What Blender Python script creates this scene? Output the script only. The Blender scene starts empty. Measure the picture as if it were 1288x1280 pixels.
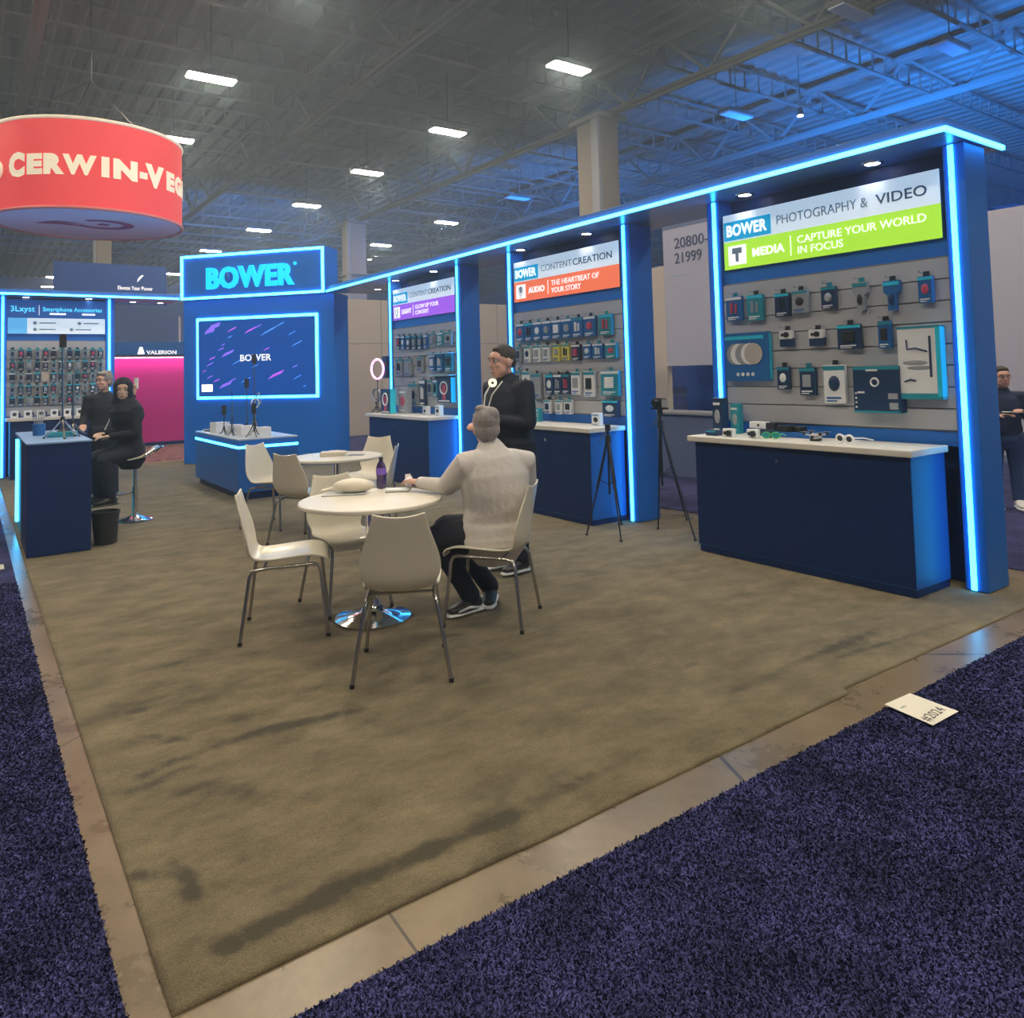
import bpy, bmesh, math, random
import numpy as np
from mathutils import Vector, Matrix
random.seed(7); rng = np.random.default_rng(7)
S = bpy.context.scene; COL = S.collection
R_ = math.radians

# ------------------------------------------------------------------ camera
# world: X = depth of the display row (to the right), Y = along the row (away), Z up; origin = near corner of the grey carpet
CAMPOS = (-0.411, -2.060, 1.520)
cam_d = bpy.data.cameras.new('camera'); cam = bpy.data.objects.new('camera', cam_d); COL.objects.link(cam)
right = Vector((0.8143329, -0.5798200, -0.0258981)); down = Vector((0.0082701, 0.0562085, -0.9983848)); fwd = Vector((0.5803392, 0.8128034, 0.0505676))
M = Matrix((right, -down, -fwd)).transposed().to_4x4(); M.translation = CAMPOS
cam.matrix_world = M
cam_d.sensor_fit = 'HORIZONTAL'; cam_d.sensor_width = 36.0
cam_d.lens = 36.0 * 960.69 / 1288
cam_d.shift_x = 0.0; cam_d.shift_y = -(640 - 418.53) / 1288
cam_d.clip_end = 300
S.camera = cam
# added blue floods that tint the roof, aimed up from behind the row (their housings are built further down)
ADDED_FLOODS = [(14.8, 9.0, 3.9, 24.0, 13.0), (14.5, 3.0, 3.9, 26.0, 3.0), (15.5, 17.0, 3.6, 27.0, 34.0), (9.0, 28.0, 3.6, 11.0, 48.0), (16.0, 6.0, 3.9, 34.0, 10.0)]
WPOW = [9000, 9000, 13000, 12000, 15000]
for (wx, wy, wz, ax, ay), wp in zip(ADDED_FLOODS, WPOW):
    li = bpy.data.lights.new('added_flood_beam', 'SPOT'); li.energy = wp; li.spot_size = math.radians(118); li.spot_blend = 1.0; li.shadow_soft_size = .12; li.color = (0.01, 0.22, 1.0)
    lo = bpy.data.objects.new('added_flood_beam', li); COL.objects.link(lo); lo.location = (wx, wy, wz); lo.rotation_euler = Vector((ax - wx, ay - wy, 9.6 - wz)).to_track_quat('-Z', 'Y').to_euler()
# ------------------------------------------------------------------ world, exposure
W = bpy.data.worlds.new('hall_air'); S.world = W; W.use_nodes = True
W.node_tree.nodes['Background'].inputs[0].default_value = (0.02, 0.035, 0.07, 1)
W.node_tree.nodes['Background'].inputs[1].default_value = 1.0
# thin haze added to the hall in place of camera glow round the lights
vs = W.node_tree.nodes.new('ShaderNodeVolumeScatter'); vs.inputs['Density'].default_value = 0.0065; vs.inputs['Anisotropy'].default_value = 0.6; vs.inputs['Color'].default_value = (.62, .82, 1, 1)
W.node_tree.links.new(vs.outputs[0], W.node_tree.nodes['World Output'].inputs['Volume'])
S.view_settings.view_transform = 'Standard'; S.view_settings.look = 'None'
S.view_settings.exposure = 0.0; S.view_settings.gamma = 1.0
S.view_settings.use_curve_mapping = False
LAMP = 175.0            # hall lamps
LED = (0.32, 4.9, 10.2)  # led strips
LED_ADDED_UP = (0.02, 0.9, 3.6)  # added strips on the header and tower tops, there to tint the roof blue
LAMPCOL = (1.0, 0.86, 0.66)

# ------------------------------------------------------------------ materials
MATS = {}
def mat(name, col, rough=0.5, metal=0.0, emit=None, es=1.0, var=0.0, vscale=20.0, bump=0.0, bscale=60.0, spec=0.5, alpha=None, trans=0.0, coat=0.0, var_col=None):
    if name in MATS: return MATS[name]
    m = bpy.data.materials.new(name); m.use_nodes = True; MATS[name] = m
    nt = m.node_tree; b = nt.nodes['Principled BSDF']; L = nt.links
    b.inputs['Base Color'].default_value = (*col, 1); b.inputs['Roughness'].default_value = rough
    b.inputs['Metallic'].default_value = metal; b.inputs['Specular IOR Level'].default_value = spec
    b.inputs['Coat Weight'].default_value = coat
    if trans: b.inputs['Transmission Weight'].default_value = trans
    if alpha is not None: b.inputs['Alpha'].default_value = alpha
    if emit: b.inputs['Emission Color'].default_value = (*emit, 1); b.inputs['Emission Strength'].default_value = es
    tc = nt.nodes.new('ShaderNodeTexCoord')
    n = nt.nodes.new('ShaderNodeTexNoise'); n.inputs['Scale'].default_value = vscale; n.inputs['Detail'].default_value = 4
    L.new(tc.outputs['Object'], n.inputs['Vector'])
    if not emit:
        mx = nt.nodes.new('ShaderNodeMix'); mx.data_type = 'RGBA'
        v = max(var, 0.04)
        c2 = var_col if var_col else tuple(c * (1 - v) for c in col)
        c1 = tuple(min(1, c * (1 + v * 0.6)) for c in col)
        mx.inputs[6].default_value = (*c1, 1); mx.inputs[7].default_value = (*c2, 1)
        L.new(n.outputs['Fac'], mx.inputs[0]); L.new(mx.outputs[2], b.inputs['Base Color'])
    if bump:
        n2 = nt.nodes.new('ShaderNodeTexNoise'); n2.inputs['Scale'].default_value = bscale; n2.inputs['Detail'].default_value = 3
        L.new(tc.outputs['Object'], n2.inputs['Vector'])
        bp = nt.nodes.new('ShaderNodeBump'); bp.inputs['Strength'].default_value = bump; bp.inputs['Distance'].default_value = 0.01
        L.new(n2.outputs['Fac'], bp.inputs['Height']); L.new(bp.outputs['Normal'], b.inputs['Normal'])
    return m
M_led = mat('led_light', (0.4, 0.9, 1), emit=LED, es=1.0)
M_added_up = mat('added_uplight', (0.4, 0.9, 1), emit=LED_ADDED_UP, es=1.0)
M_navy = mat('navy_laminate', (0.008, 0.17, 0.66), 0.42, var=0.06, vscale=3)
M_hdr = mat('header_laminate', (0.06, 0.16, 0.40), 0.3, var=0.05)
M_dark = mat('dark_laminate', (0.004, 0.024, 0.12), 0.45, var=0.08, vscale=3, spec=.3)
M_cab = mat('cabinet_laminate', (0.008, 0.12, 0.46), 0.42, var=0.08, vscale=3)  # bluer than the front panels: strip glow on the counter sides is painted in
M_white = mat('white_laminate', (0.72, 0.70, 0.64), 0.32, var=0.03)
M_shell = mat('cream_plastic', (0.74, 0.71, 0.60), 0.3, var=0.03, vscale=6, coat=0.2)
M_top = mat('table_laminate', (0.76, 0.73, 0.64), 0.35, var=0.03)
M_chrome = mat('chrome', (0.72, 0.73, 0.75), 0.10, 1.0, var=0.03)
M_steel = mat('brushed_chair_steel', (0.50, 0.49, 0.47), 0.24, 1.0, var=0.05)
M_slat = mat('slatwall_grey', (0.46, 0.47, 0.50), 0.55, var=0.05, vscale=5)
M_black = mat('black_plastic', (0.02, 0.022, 0.028), 0.4)
M_blackm = mat('black_metal', (0.03, 0.035, 0.045), 0.35, 0.6)
M_print_w = mat('print_white', (0.82, 0.85, 0.87), 0.5)
M_print_lt = mat('sign_white', (0.80, 0.86, 0.92), 0.5, emit=(0.62, 0.76, 0.88), es=0.55)
M_sgreen = mat('sign_green', (0.42, 0.75, 0.05), 0.5, emit=(0.36, 0.72, 0.035), es=0.75)
M_sorange = mat('sign_orange', (0.8, 0.16, 0.06), 0.5, emit=(0.85, 0.16, 0.07), es=0.7)
M_spurple = mat('sign_purple', (0.3, 0.08, 0.65), 0.5, emit=(0.33, 0.09, 0.75), es=0.75)
M_sblue = mat('sign_blue', (0.0, 0.32, 0.55), 0.5, emit=(0.0, 0.30, 0.55), es=0.7)
M_stext = mat('sign_lettering_white', (0.9, 0.92, 0.92), 0.5, emit=(0.85, 0.88, 0.9), es=0.85)
M_stgrey = mat('sign_lettering_grey', (0.10, 0.16, 0.26), 0.5)
M_stgrey2 = mat('sign_lettering_light', (0.30, 0.38, 0.50), 0.5)
M_cyanpr = mat('cyan_print', (0.02, 0.62, 0.85), 0.4, var=0.05)
M_tealpr = mat('teal_print', (0.02, 0.30, 0.40), 0.4, var=0.15, vscale=30)
M_bluepr = mat('blue_print', (0.015, 0.14, 0.42), 0.4, var=0.2, vscale=30)
M_darkpr = mat('dark_print', (0.015, 0.045, 0.12), 0.35, var=0.25, vscale=40)
M_greypr = mat('grey_print', (0.35, 0.38, 0.42), 0.4, var=0.35, vscale=50)
M_redpr = mat('red_print', (0.55, 0.06, 0.12), 0.4, var=0.2, vscale=40)
M_yellpr = mat('yellow_print', (0.75, 0.65, 0.12), 0.4)
M_beige = mat('beige_panel', (0.50, 0.46, 0.42), 0.7, var=0.04, vscale=2)
M_lgrey = mat('light_grey_panel', (0.40, 0.42, 0.55), 0.7, var=0.04, vscale=2)
M_bluewall = mat('blue_drape', (0.02, 0.10, 0.42), 0.8, var=0.1, vscale=2)
M_greywall = mat('grey_low_wall', (0.13, 0.17, 0.30), 0.6, var=0.06, vscale=3)
M_skin = mat('skin', (0.66, 0.39, 0.31), 0.55, var=0.06, vscale=25)
M_skin2 = mat('skin_light', (0.62, 0.42, 0.32), 0.55, var=0.06, vscale=25)
M_lens = mat('lamp_lens', (1, 1, 1), emit=LAMPCOL, es=LAMP)
M_spot = mat('downlight_lens', (1, 1, 1), emit=(1.0, 0.95, 0.9), es=14)
M_conc = None

# ------------------------------------------------------------------ mesh helpers
class B:
    def __init__(s): s.bm = bmesh.new()
    def box(s, x0, x1, y0, y1, z0, z1, bev=0.0):
        c = [(x, y, z) for x in (x0, x1) for y in (y0, y1) for z in (z0, z1)]
        v = [s.bm.verts.new(p) for p in c]
        fs = [s.bm.faces.new([v[i] for i in f]) for f in ((0, 1, 3, 2), (4, 6, 7, 5), (0, 4, 5, 1), (2, 3, 7, 6), (0, 2, 6, 4), (1, 5, 7, 3))]
        if bev > 0:
            es = {e for f in fs for e in f.edges}
            bmesh.ops.bevel(s.bm, geom=list(es), offset=bev, segments=2, affect='EDGES', profile=0.5)
        return s
    def cyl(s, p0, p1, r0, r1=None, n=14, cap=True):
        p0 = Vector(p0); p1 = Vector(p1); r1 = r0 if r1 is None else r1
        d = p1 - p0; q = d.to_track_quat('Z', 'Y')
        a = []; b = []
        for i in range(n):
            t = 2 * math.pi * i / n; u = q @ Vector((math.cos(t), math.sin(t), 0))
            a.append(s.bm.verts.new(p0 + u * r0)); b.append(s.bm.verts.new(p1 + u * r1))
        for i in range(n):
            s.bm.faces.new((a[i], a[(i + 1) % n], b[(i + 1) % n], b[i]))
        if cap: s.bm.faces.new(a[::-1]); s.bm.faces.new(b)
        return s
    def tube(s, pts, r, n=10, closed=False):
        pts = [Vector(p) for p in pts]; rings = []; N = len(pts); ref = None
        for i, p in enumerate(pts):
            a = pts[(i - 1) % N] if (closed or i > 0) else p
            b = pts[(i + 1) % N] if (closed or i < N - 1) else p
            t = (b - a).normalized()
            if ref is None:
                ref = Vector((0, 0, 1)) if abs(t.z) < 0.9 else Vector((1, 0, 0))
            u = (ref - t * ref.dot(t)).normalized(); ref = u; w = t.cross(u)
            rr = r[i] if isinstance(r, (list, tuple)) else r
            rings.append([s.bm.verts.new(p + (u * math.cos(k * 2 * math.pi / n) + w * math.sin(k * 2 * math.pi / n)) * rr) for k in range(n)])
        for i in range(N if closed else N - 1):
            A, C = rings[i], rings[(i + 1) % N]
            for k in range(n): s.bm.faces.new((A[k], A[(k + 1) % n], C[(k + 1) % n], C[k]))
        if not closed: s.bm.faces.new(rings[0][::-1]); s.bm.faces.new(rings[-1])
        return s
    def lathe(s, prof, cx=0, cy=0, n=28, rx=1.0, ry=1.0):
        rings = []
        for (r, z) in prof:
            if r < 1e-6: rings.append([s.bm.verts.new((cx, cy, z))])
            else: rings.append([s.bm.verts.new((cx + r * rx * math.cos(2 * math.pi * k / n), cy + r * ry * math.sin(2 * math.pi * k / n), z)) for k in range(n)])
        for A, C in zip(rings, rings[1:]):
            for k in range(n):
                if len(A) == 1 and len(C) == 1: continue
                if len(A) == 1: s.bm.faces.new((A[0], C[(k + 1) % n], C[k]))
                elif len(C) == 1: s.bm.faces.new((A[k], A[(k + 1) % n], C[0]))
                else: s.bm.faces.new((A[k], A[(k + 1) % n], C[(k + 1) % n], C[k]))
        return s
    def ell(s, c, r, M3=None, n=16, m=10):
        c = Vector(c); rows = []
        for i in range(m + 1):
            th = math.pi * i / m
            if i in (0, m): ps = [Vector((0, 0, math.cos(th)))]
            else: ps = [Vector((math.sin(th) * math.cos(2 * math.pi * k / n), math.sin(th) * math.sin(2 * math.pi * k / n), math.cos(th))) for k in range(n)]
            row = []
            for p in ps:
                p = Vector((p.x * r[0], p.y * r[1], p.z * r[2]))
                if M3 is not None: p = M3 @ p
                row.append(s.bm.verts.new(c + p))
            rows.append(row)
        for A, C in zip(rows, rows[1:]):
            for k in range(n):
                if len(A) == 1: s.bm.faces.new((A[0], C[k], C[(k + 1) % n]))
                elif len(C) == 1: s.bm.faces.new((A[k], C[0], A[(k + 1) % n]))
                else: s.bm.faces.new((A[k], C[k], C[(k + 1) % n], A[(k + 1) % n]))
        return s
    def loft(s, pts, rads, side, n=18):
        """closed elliptical tube with rounded ends; rads = (along side, across side)"""
        pts = [Vector(p) for p in pts]; side = Vector(side); rings = []; N = len(pts)
        tg = []
        for i in range(N):
            a = pts[max(i - 1, 0)]; b = pts[min(i + 1, N - 1)]; tg.append((b - a).normalized())
        def ring(p, t, rx, ry):
            u = side - t * side.dot(t)
            if u.length < 0.05: u = Vector((1, 0, 0)) - t * t.x
            u.normalize(); w = t.cross(u)
            return [s.bm.verts.new(p + u * math.cos(2 * math.pi * k / n) * rx + w * math.sin(2 * math.pi * k / n) * ry) for k in range(n)]
        e0 = min(rads[0]); e1 = min(rads[-1])
        seq = [(pts[0] - tg[0] * e0 * 0.7, tg[0], rads[0][0] * 0.6, rads[0][1] * 0.6)] + [(pts[i], tg[i], *rads[i]) for i in range(N)] + [(pts[-1] + tg[-1] * e1 * 0.7, tg[-1], rads[-1][0] * 0.6, rads[-1][1] * 0.6)]
        rings = [ring(*q) for q in seq]
        for A, C in zip(rings, rings[1:]):
            for k in range(n): s.bm.faces.new((A[k], A[(k + 1) % n], C[(k + 1) % n], C[k]))
        s.bm.faces.new(rings[0][::-1]); s.bm.faces.new(rings[-1])
        return s
    def poly(s, pts, y0, y1):
        """extrude an x,z outline from y0 to y1"""
        a = [s.bm.verts.new((x, y0, z)) for x, z in pts]; b = [s.bm.verts.new((x, y1, z)) for x, z in pts]
        n = len(pts)
        s.bm.faces.new(a); s.bm.faces.new(b[::-1])
        for i in range(n): s.bm.faces.new((a[i], b[i], b[(i + 1) % n], a[(i + 1) % n]))
        return s
    def ring(s, c, rx, rz, t, axis='y', n=28, closed=True):
        c = Vector(c); pts = []
        for k in range(n):
            a = 2 * math.pi * k / n
            if axis == 'y': pts.append(c + Vector((rx * math.cos(a), 0, rz * math.sin(a))))
            elif axis == 'x': pts.append(c + Vector((0, rx * math.cos(a), rz * math.sin(a))))
            else: pts.append(c + Vector((rx * math.cos(a), rz * math.sin(a), 0)))
        return s.tube(pts, t, 8, True)
    def mesh(s, name, m, smooth=False):
        bmesh.ops.recalc_face_normals(s.bm, faces=s.bm.faces)
        me = bpy.data.meshes.new(name); s.bm.to_mesh(me); s.bm.free()
        if m: me.materials.append(m)
        if smooth: shade(me)
        return me
    def obj(s, name, m, parent=None, smooth=False, loc=None):
        o = bpy.data.objects.new(name, s.mesh(name, m, smooth)); COL.objects.link(o)
        if parent: o.parent = parent
        if loc: o.location = loc
        return o
def shade(me, ang=40):
    me.polygons.foreach_set('use_smooth', [True] * len(me.polygons))
    try: me.set_sharp_from_angle(angle=R_(ang))
    except Exception: pass
def box(name, x0, x1, y0, y1, z0, z1, m, parent=None, bev=0.0): return B().box(x0, x1, y0, y1, z0, z1, bev).obj(name, m, parent)
def tag(o, label=None, cat=None, group=None, kind=None):
    if label: o['label'] = label
    if cat: o['category'] = cat
    if group: o['group'] = group
    if kind: o['kind'] = kind
    return o
def thing(name, label, cat, loc=(0, 0, 0), rz=0.0, group=None):
    o = bpy.data.objects.new(name, None); COL.objects.link(o); o.location = loc; o.rotation_euler = (0, 0, rz); o.empty_display_size = 0.1
    return tag(o, label, cat, group)
def copy_tree(o, parent=None):
    c = o.copy(); COL.objects.link(c); c.parent = parent
    for ch in list(o.children): copy_tree(ch, c)
    return c
def structure(o): o['kind'] = 'structure'; return o
def remeshed(b, name, m, parent=None, voxel=0.008, smooth=3, loc=None, flat=None):
    me = b.mesh(name + '_raw', None); o = bpy.data.objects.new('tmp', me); COL.objects.link(o)
    r = o.modifiers.new('r', 'REMESH'); r.mode = 'VOXEL'; r.voxel_size = voxel
    sm = o.modifiers.new('s', 'SMOOTH'); sm.iterations = smooth; sm.factor = 0.5
    dg = bpy.context.evaluated_depsgraph_get()
    me2 = bpy.data.meshes.new_from_object(o.evaluated_get(dg)); me2.name = name
    bpy.data.objects.remove(o); bpy.data.meshes.remove(me)
    me2.materials.clear(); me2.materials.append(m); me2.polygons.foreach_set('use_smooth', [True] * len(me2.polygons))
    q = bpy.data.objects.new(name, me2); COL.objects.link(q)
    if parent: q.parent = parent
    if loc: q.location = loc
    return q
def text(name, body, size, m, parent, x, y, z, align='LEFT', bold=0.0, ext=0.003, xs=1.0, width=None, warp=None, flat=False):
    """lettering standing in the local x-z plane, facing -y; (x, z) = baseline start; flat=True lies in x-y"""
    cu = bpy.data.curves.new(name, 'FONT'); cu.body = body; cu.size = size; cu.extrude = ext; cu.offset = bold * size
    cu.align_x = align; cu.resolution_u = 3; cu.space_character = 1.0 + bold * 2
    o = bpy.data.objects.new('tmp', cu); COL.objects.link(o); dg = bpy.context.evaluated_depsgraph_get(); dg.update()
    me = bpy.data.meshes.new_from_object(o.evaluated_get(dg)); bpy.data.objects.remove(o)
    co = np.empty(len(me.vertices) * 3); me.vertices.foreach_get('co', co); co = co.reshape(-1, 3)
    w = co[:, 0].max() - co[:, 0].min()
    if width: xs = width / w
    co[:, 0] *= xs
    if flat: out = np.stack([co[:, 0] + x, co[:, 1] + y, co[:, 2] + z], 1)
    else: out = np.stack([co[:, 0] + x, -co[:, 2] + y, co[:, 1] + z], 1)
    if warp: out = warp(out)
    me.vertices.foreach_set('co', out.ravel()); me.update(); me.name = name
    me.materials.clear(); me.materials.append(m)
    q = bpy.data.objects.new(name, me); COL.objects.link(q); q.parent = parent
    return q

# ------------------------------------------------------------------ the setting: floor, walls, roof
def floor_mat():
    m = bpy.data.materials.new('polished_concrete'); m.use_nodes = True; nt = m.node_tree; b = nt.nodes['Principled BSDF']; L = nt.links
    tc = nt.nodes.new('ShaderNodeTexCoord'); n1 = nt.nodes.new('ShaderNodeTexNoise'); n1.inputs['Scale'].default_value = 2.2; n1.inputs['Detail'].default_value = 8; n1.inputs['Roughness'].default_value = 0.7
    L.new(tc.outputs['Object'], n1.inputs['Vector'])
    cr = nt.nodes.new('ShaderNodeValToRGB'); e = cr.color_ramp.elements
    e[0].position = 0.33; e[0].color = (0.12, 0.092, 0.058, 1); e[1].position = 0.66; e[1].color = (0.235, 0.185, 0.118, 1)
    L.new(n1.outputs['Fac'], cr.inputs[0])
    v = nt.nodes.new('ShaderNodeTexVoronoi'); v.feature = 'DISTANCE_TO_EDGE'; v.inputs['Scale'].default_value = 0.37
    L.new(tc.outputs['Object'], v.inputs['Vector'])
    lt = nt.nodes.new('ShaderNodeMath'); lt.operation = 'LESS_THAN'; lt.inputs[1].default_value = 0.0016; L.new(v.outputs['Distance'], lt.inputs[0])
    mx = nt.nodes.new('ShaderNodeMix'); mx.data_type = 'RGBA'; mx.inputs[7].default_value = (0.06, 0.05, 0.045, 1)
    L.new(lt.outputs[0], mx.inputs[0]); L.new(cr.outputs[0], mx.inputs[6]); L.new(mx.outputs[2], b.inputs['Base Color'])
    mr = nt.nodes.new('ShaderNodeMapRange'); mr.inputs[3].default_value = 0.16; mr.inputs[4].default_value = 0.42
    L.new(n1.outputs['Fac'], mr.inputs[0]); L.new(mr.outputs[0], b.inputs['Roughness'])
    return m
X0, X1, Y0, Y1, ZC = -14.0, 44.0, -12.0, 66.0, 9.6
fl = structure(box('floor', X0, X1, Y0, Y1, -0.2, 0.0, floor_mat()))
M_hall = mat('hall_wall_paint', (0.16, 0.20, 0.34), 0.8, var=0.1, vscale=0.5)
M_deck = mat('roof_deck_metal', (0.13, 0.12, 0.105), 0.7, var=0.2, vscale=0.7)
M_truss = mat('truss_paint', (0.125, 0.118, 0.105), 0.6, var=0.1, vscale=2)
structure(box('wall_left', X0 - .3, X0, Y0, Y1, 0, ZC, M_hall)); structure(box('wall_right', X1, X1 + .3, Y0, Y1, 0, ZC, M_hall))
structure(box('wall_back', X0, X1, Y1, Y1 + .3, 0, ZC, M_hall)); structure(box('wall_front', X0, X1, Y0 - .3, Y0, 0, ZC, M_hall))
# corrugated roof deck
b = B(); pitch = 0.5
n = int((X1 - X0) / pitch)
prof = []
for i in range(n):
    x = X0 + i * pitch
    prof += [(x, ZC), (x + .14, ZC), (x + .2, ZC + .07), (x + .44, ZC + .07)]
prof += [(X1, ZC)]
va = [b.bm.verts.new((x, Y0, z)) for x, z in prof]; vb = [b.bm.verts.new((x, Y1, z)) for x, z in prof]
for i in range(len(prof) - 1): b.bm.faces.new((va[i], va[i + 1], vb[i + 1], vb[i]))
ceil_ = structure(b.obj('ceiling', M_deck))
# main trusses along Y, every 6.2 m
TX = [-5.6, 0.6, 6.85, 13.1, 19.3]
pitch = 2.6; zb, zt = 8.15, 9.35
chord = B().box(-.11, .11, Y0 + .2, Y1 - .2, -.04, .04).box(-.03, .03, Y0 + .2, Y1 - .2, -.12, 0).mesh('bottom_chord', M_truss)
brace_a = B().box(-.035, .035, -.035, .035, 0, 1).mesh('brace', M_truss)
dirname = {-5.6: 'farthest left', 0.6: 'left, above the round red sign', 6.85: 'over the white tables', 13.1: 'behind the long lit header', 19.3: 'farthest right'}
for tx in TX:
    t = thing('roof_truss', 'long grey steel roof truss, %s' % dirname[tx], 'truss', (tx, 0, zb), group=None)
    for z in (0, zt - zb):
        o = bpy.data.objects.new('chord', chord); COL.objects.link(o); o.parent = t; o.location = (0, 0, z)
    y = -4.0; k = 0
    while y < 34:
        for (ya, yb_) in ((y, y + pitch / 2), (y + pitch, y + pitch / 2)):
            o = bpy.data.objects.new('brace', brace_a); COL.objects.link(o); o.parent = t
            v = Vector((0, yb_ - ya, zt - zb)); o.location = (0, ya, 0); o.rotation_euler = v.to_track_quat('Z', 'Y').to_euler(); o.scale = (1, 1, v.length)
        y += pitch
# cross joists along X
jm = B().box(X0 + .2, X1 - .2, -.05, .05, -.03, .03).box(X0 + .2, X1 - .2, -.05, .05, -.55, -.50)
x = X0 + .5
while x < X1 - 1:
    jm.box(x, x + .03, -.02, .02, -.5, 0).box(x + .6, x + .63, -.02, .02, -.5, 0); x += 1.2
jm = jm.mesh('joist', M_truss)
jy = [0.4 + 2.55 * i for i in range(-2, 20)]
for i, y in enumerate(jy):
    o = bpy.data.objects.new('joist', jm); COL.objects.link(o); o.location = (0, y, 9.42); o.parent = ceil_
# columns
def column(cx, cy, w, d, zt_, label, cap=None):
    t = thing('concrete_column', label, 'column', (cx, cy, .009 if cx > 5.75 else 0))
    M_c1 = mat('column_concrete', (0.22, 0.20, 0.175), 0.8, var=0.08, vscale=1.5); M_c2 = mat('column_pipe_grey', (0.22, 0.24, 0.28), 0.7)
    B().box(-d / 2, d / 2, -w / 2, w / 2, 0, zt_, 0.02).obj('shaft', M_c1, t)
    B().box(-d / 2 - .12, -d / 2, -w / 2, -w / 2 + w * .3, 0, zt_, 0.02).obj('pipe_casing', M_c2, t)
    B().box(-d / 2 - .15, d / 2 + .15, -w / 2 - .15, w / 2 + .15, zt_ - .12, zt_).obj('capital', M_c1, t)
    if cap: B().box(-d / 2 - .1, d / 2 + .1, -w / 2 - .1, w / 2 + .1, cap - .06, cap).obj('collar', M_c1, t)
column(13.1, 12.75, .95, 0.6, 8.1, 'wide beige roof column standing behind the header between the middle bays')
column(13.1, 28.4, .95, 0.7, 8.1, 'distant grey roof column behind the lit header end beside the tower', 5.85)
column(3.72, 30.0, .35, .5, 8.1, 'slim pale column far behind the crimson booth wall')

# ------------------------------------------------------------------ hall lamps
def make_lamp(lit):
    t = thing('high_bay_lamp', '', 'lamp')
    B().box(-.52, .52, -.2, .2, .03, .13, .015).obj('housing', M_truss, t)
    B().box(-.48, .48, -.16, .16, 0, .03).obj('lens', M_lens if lit else mat('dead_lens', (.55, .58, .62), .4), t)
    B().cyl((0, 0, .13), (0, 0, 1.64), .012, n=6).obj('cable', M_black, t)
    B().box(-.1, .1, -.06, .06, .13, .22).obj('driver_box', M_truss, t)
    return t
lit0 = make_lamp(True); off0 = make_lamp(False)
lampspots = [  # x, y, label
 (3.84, 14.85, 'bright hall lamp hanging left of centre above the round red sign'),
 (10.1, 10.3, 'brightest hall lamp, nearest the top right of the row over the header'),
 (10.1, 15.4, 'second lit hall lamp down the row that starts top centre'),
 (10.0, 20.3, 'third lit hall lamp down the row that starts top centre'),
 (10.05, 25.8, 'fourth lit hall lamp down the row, above the tower sign'),
 (10.0, 31.5, None), (9.6, 38.1, 'small lit hall lamp just above the tower sign frame'), (9.86, 47.8, 'tiny lit hall lamp at the left edge of the tower sign'),
 (16.43, 26.2, 'lit hall lamp of the farther row, above the header middle'), (16.46, 32.7, 'lit hall lamp of the farther row, lower and more to the left'),
 (4.07, 19.7, 'lit hall lamp touching the top edge of the round red sign'),
 (3.9, 46.7, 'upper of three small stacked lamps over the left bay'), (3.96, 52.1, 'middle of three small stacked lamps over the left bay'), (4.08, 57.6, 'lowest of three small stacked lamps over the left bay'),
 (10.1, 5.2, None), (10.1, 0.0, None), (3.9, 9.7, None), (3.9, 4.6, None), (3.9, -0.5, None), (3.9, -5.6, None), (-2.3, 4.6, None), (-2.3, -0.5, None), (-2.3, -5.6, None), (-2.3, 9.7, None), (-2.3, 15, None), (10.1, -5, None), (3.9, 26, None), (-2.3, 22, None), (16.4, 40, None), (22.6, 24, None)]
for i, (x, y, lab) in enumerate(lampspots):
    o = lit0 if i == 0 else copy_tree(lit0)
    o.location = (x, y, 8.0); o['label'] = lab or 'lit rectangular hall lamp hanging outside the top of the picture'; o['group'] = 'lit hall lamps'
    if not lab: o['group'] = 'hall lamps overhead out of the picture'
for i, (x, y, lab) in enumerate([(16.25, 5.27, 'unlit flat hall lamp high at the top right'), (15.85, 10.4, 'unlit flat hall lamp above the green-signed bay, fainter'), (16.4, 20.9, 'unlit flat hall lamp above the middle of the long header'), (12.9, 5.5, 'unlit fixture clamped at the end of the truss, top right')]):
    o = off0 if i == 0 else copy_tree(off0)
    o.location = (x, y, 8.0); o['label'] = lab; o['group'] = 'unlit hall lamps'
for x, y, z, lab in [(17.3, 9.5, 8.0, 'small round spotlight glowing over the long header'), (12.0, 24.5, 5.9, 'tiny white spotlight right of the tower sign'), (12.4, 20.6, 5.35, 'tiny white spotlight above the purple-signed bay')]:
    t = thing('spotlight', lab, 'lamp', (x, y, z), group='small hall spotlights')
    B().lathe([(0, 0), (.07, 0), (.07, .02)], n=12).obj('lens', mat('spot_lens2', (1, 1, 1), emit=(1, .95, .9), es=25), t)
    B().cyl((0, 0, .02), (0, 0, .22), .09, .06, 12).obj('can', M_black, t)
    B().cyl((0, 0, .22), (0, 0, 9.64 - z), .01, n=6).obj('cable', M_black, t)

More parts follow.
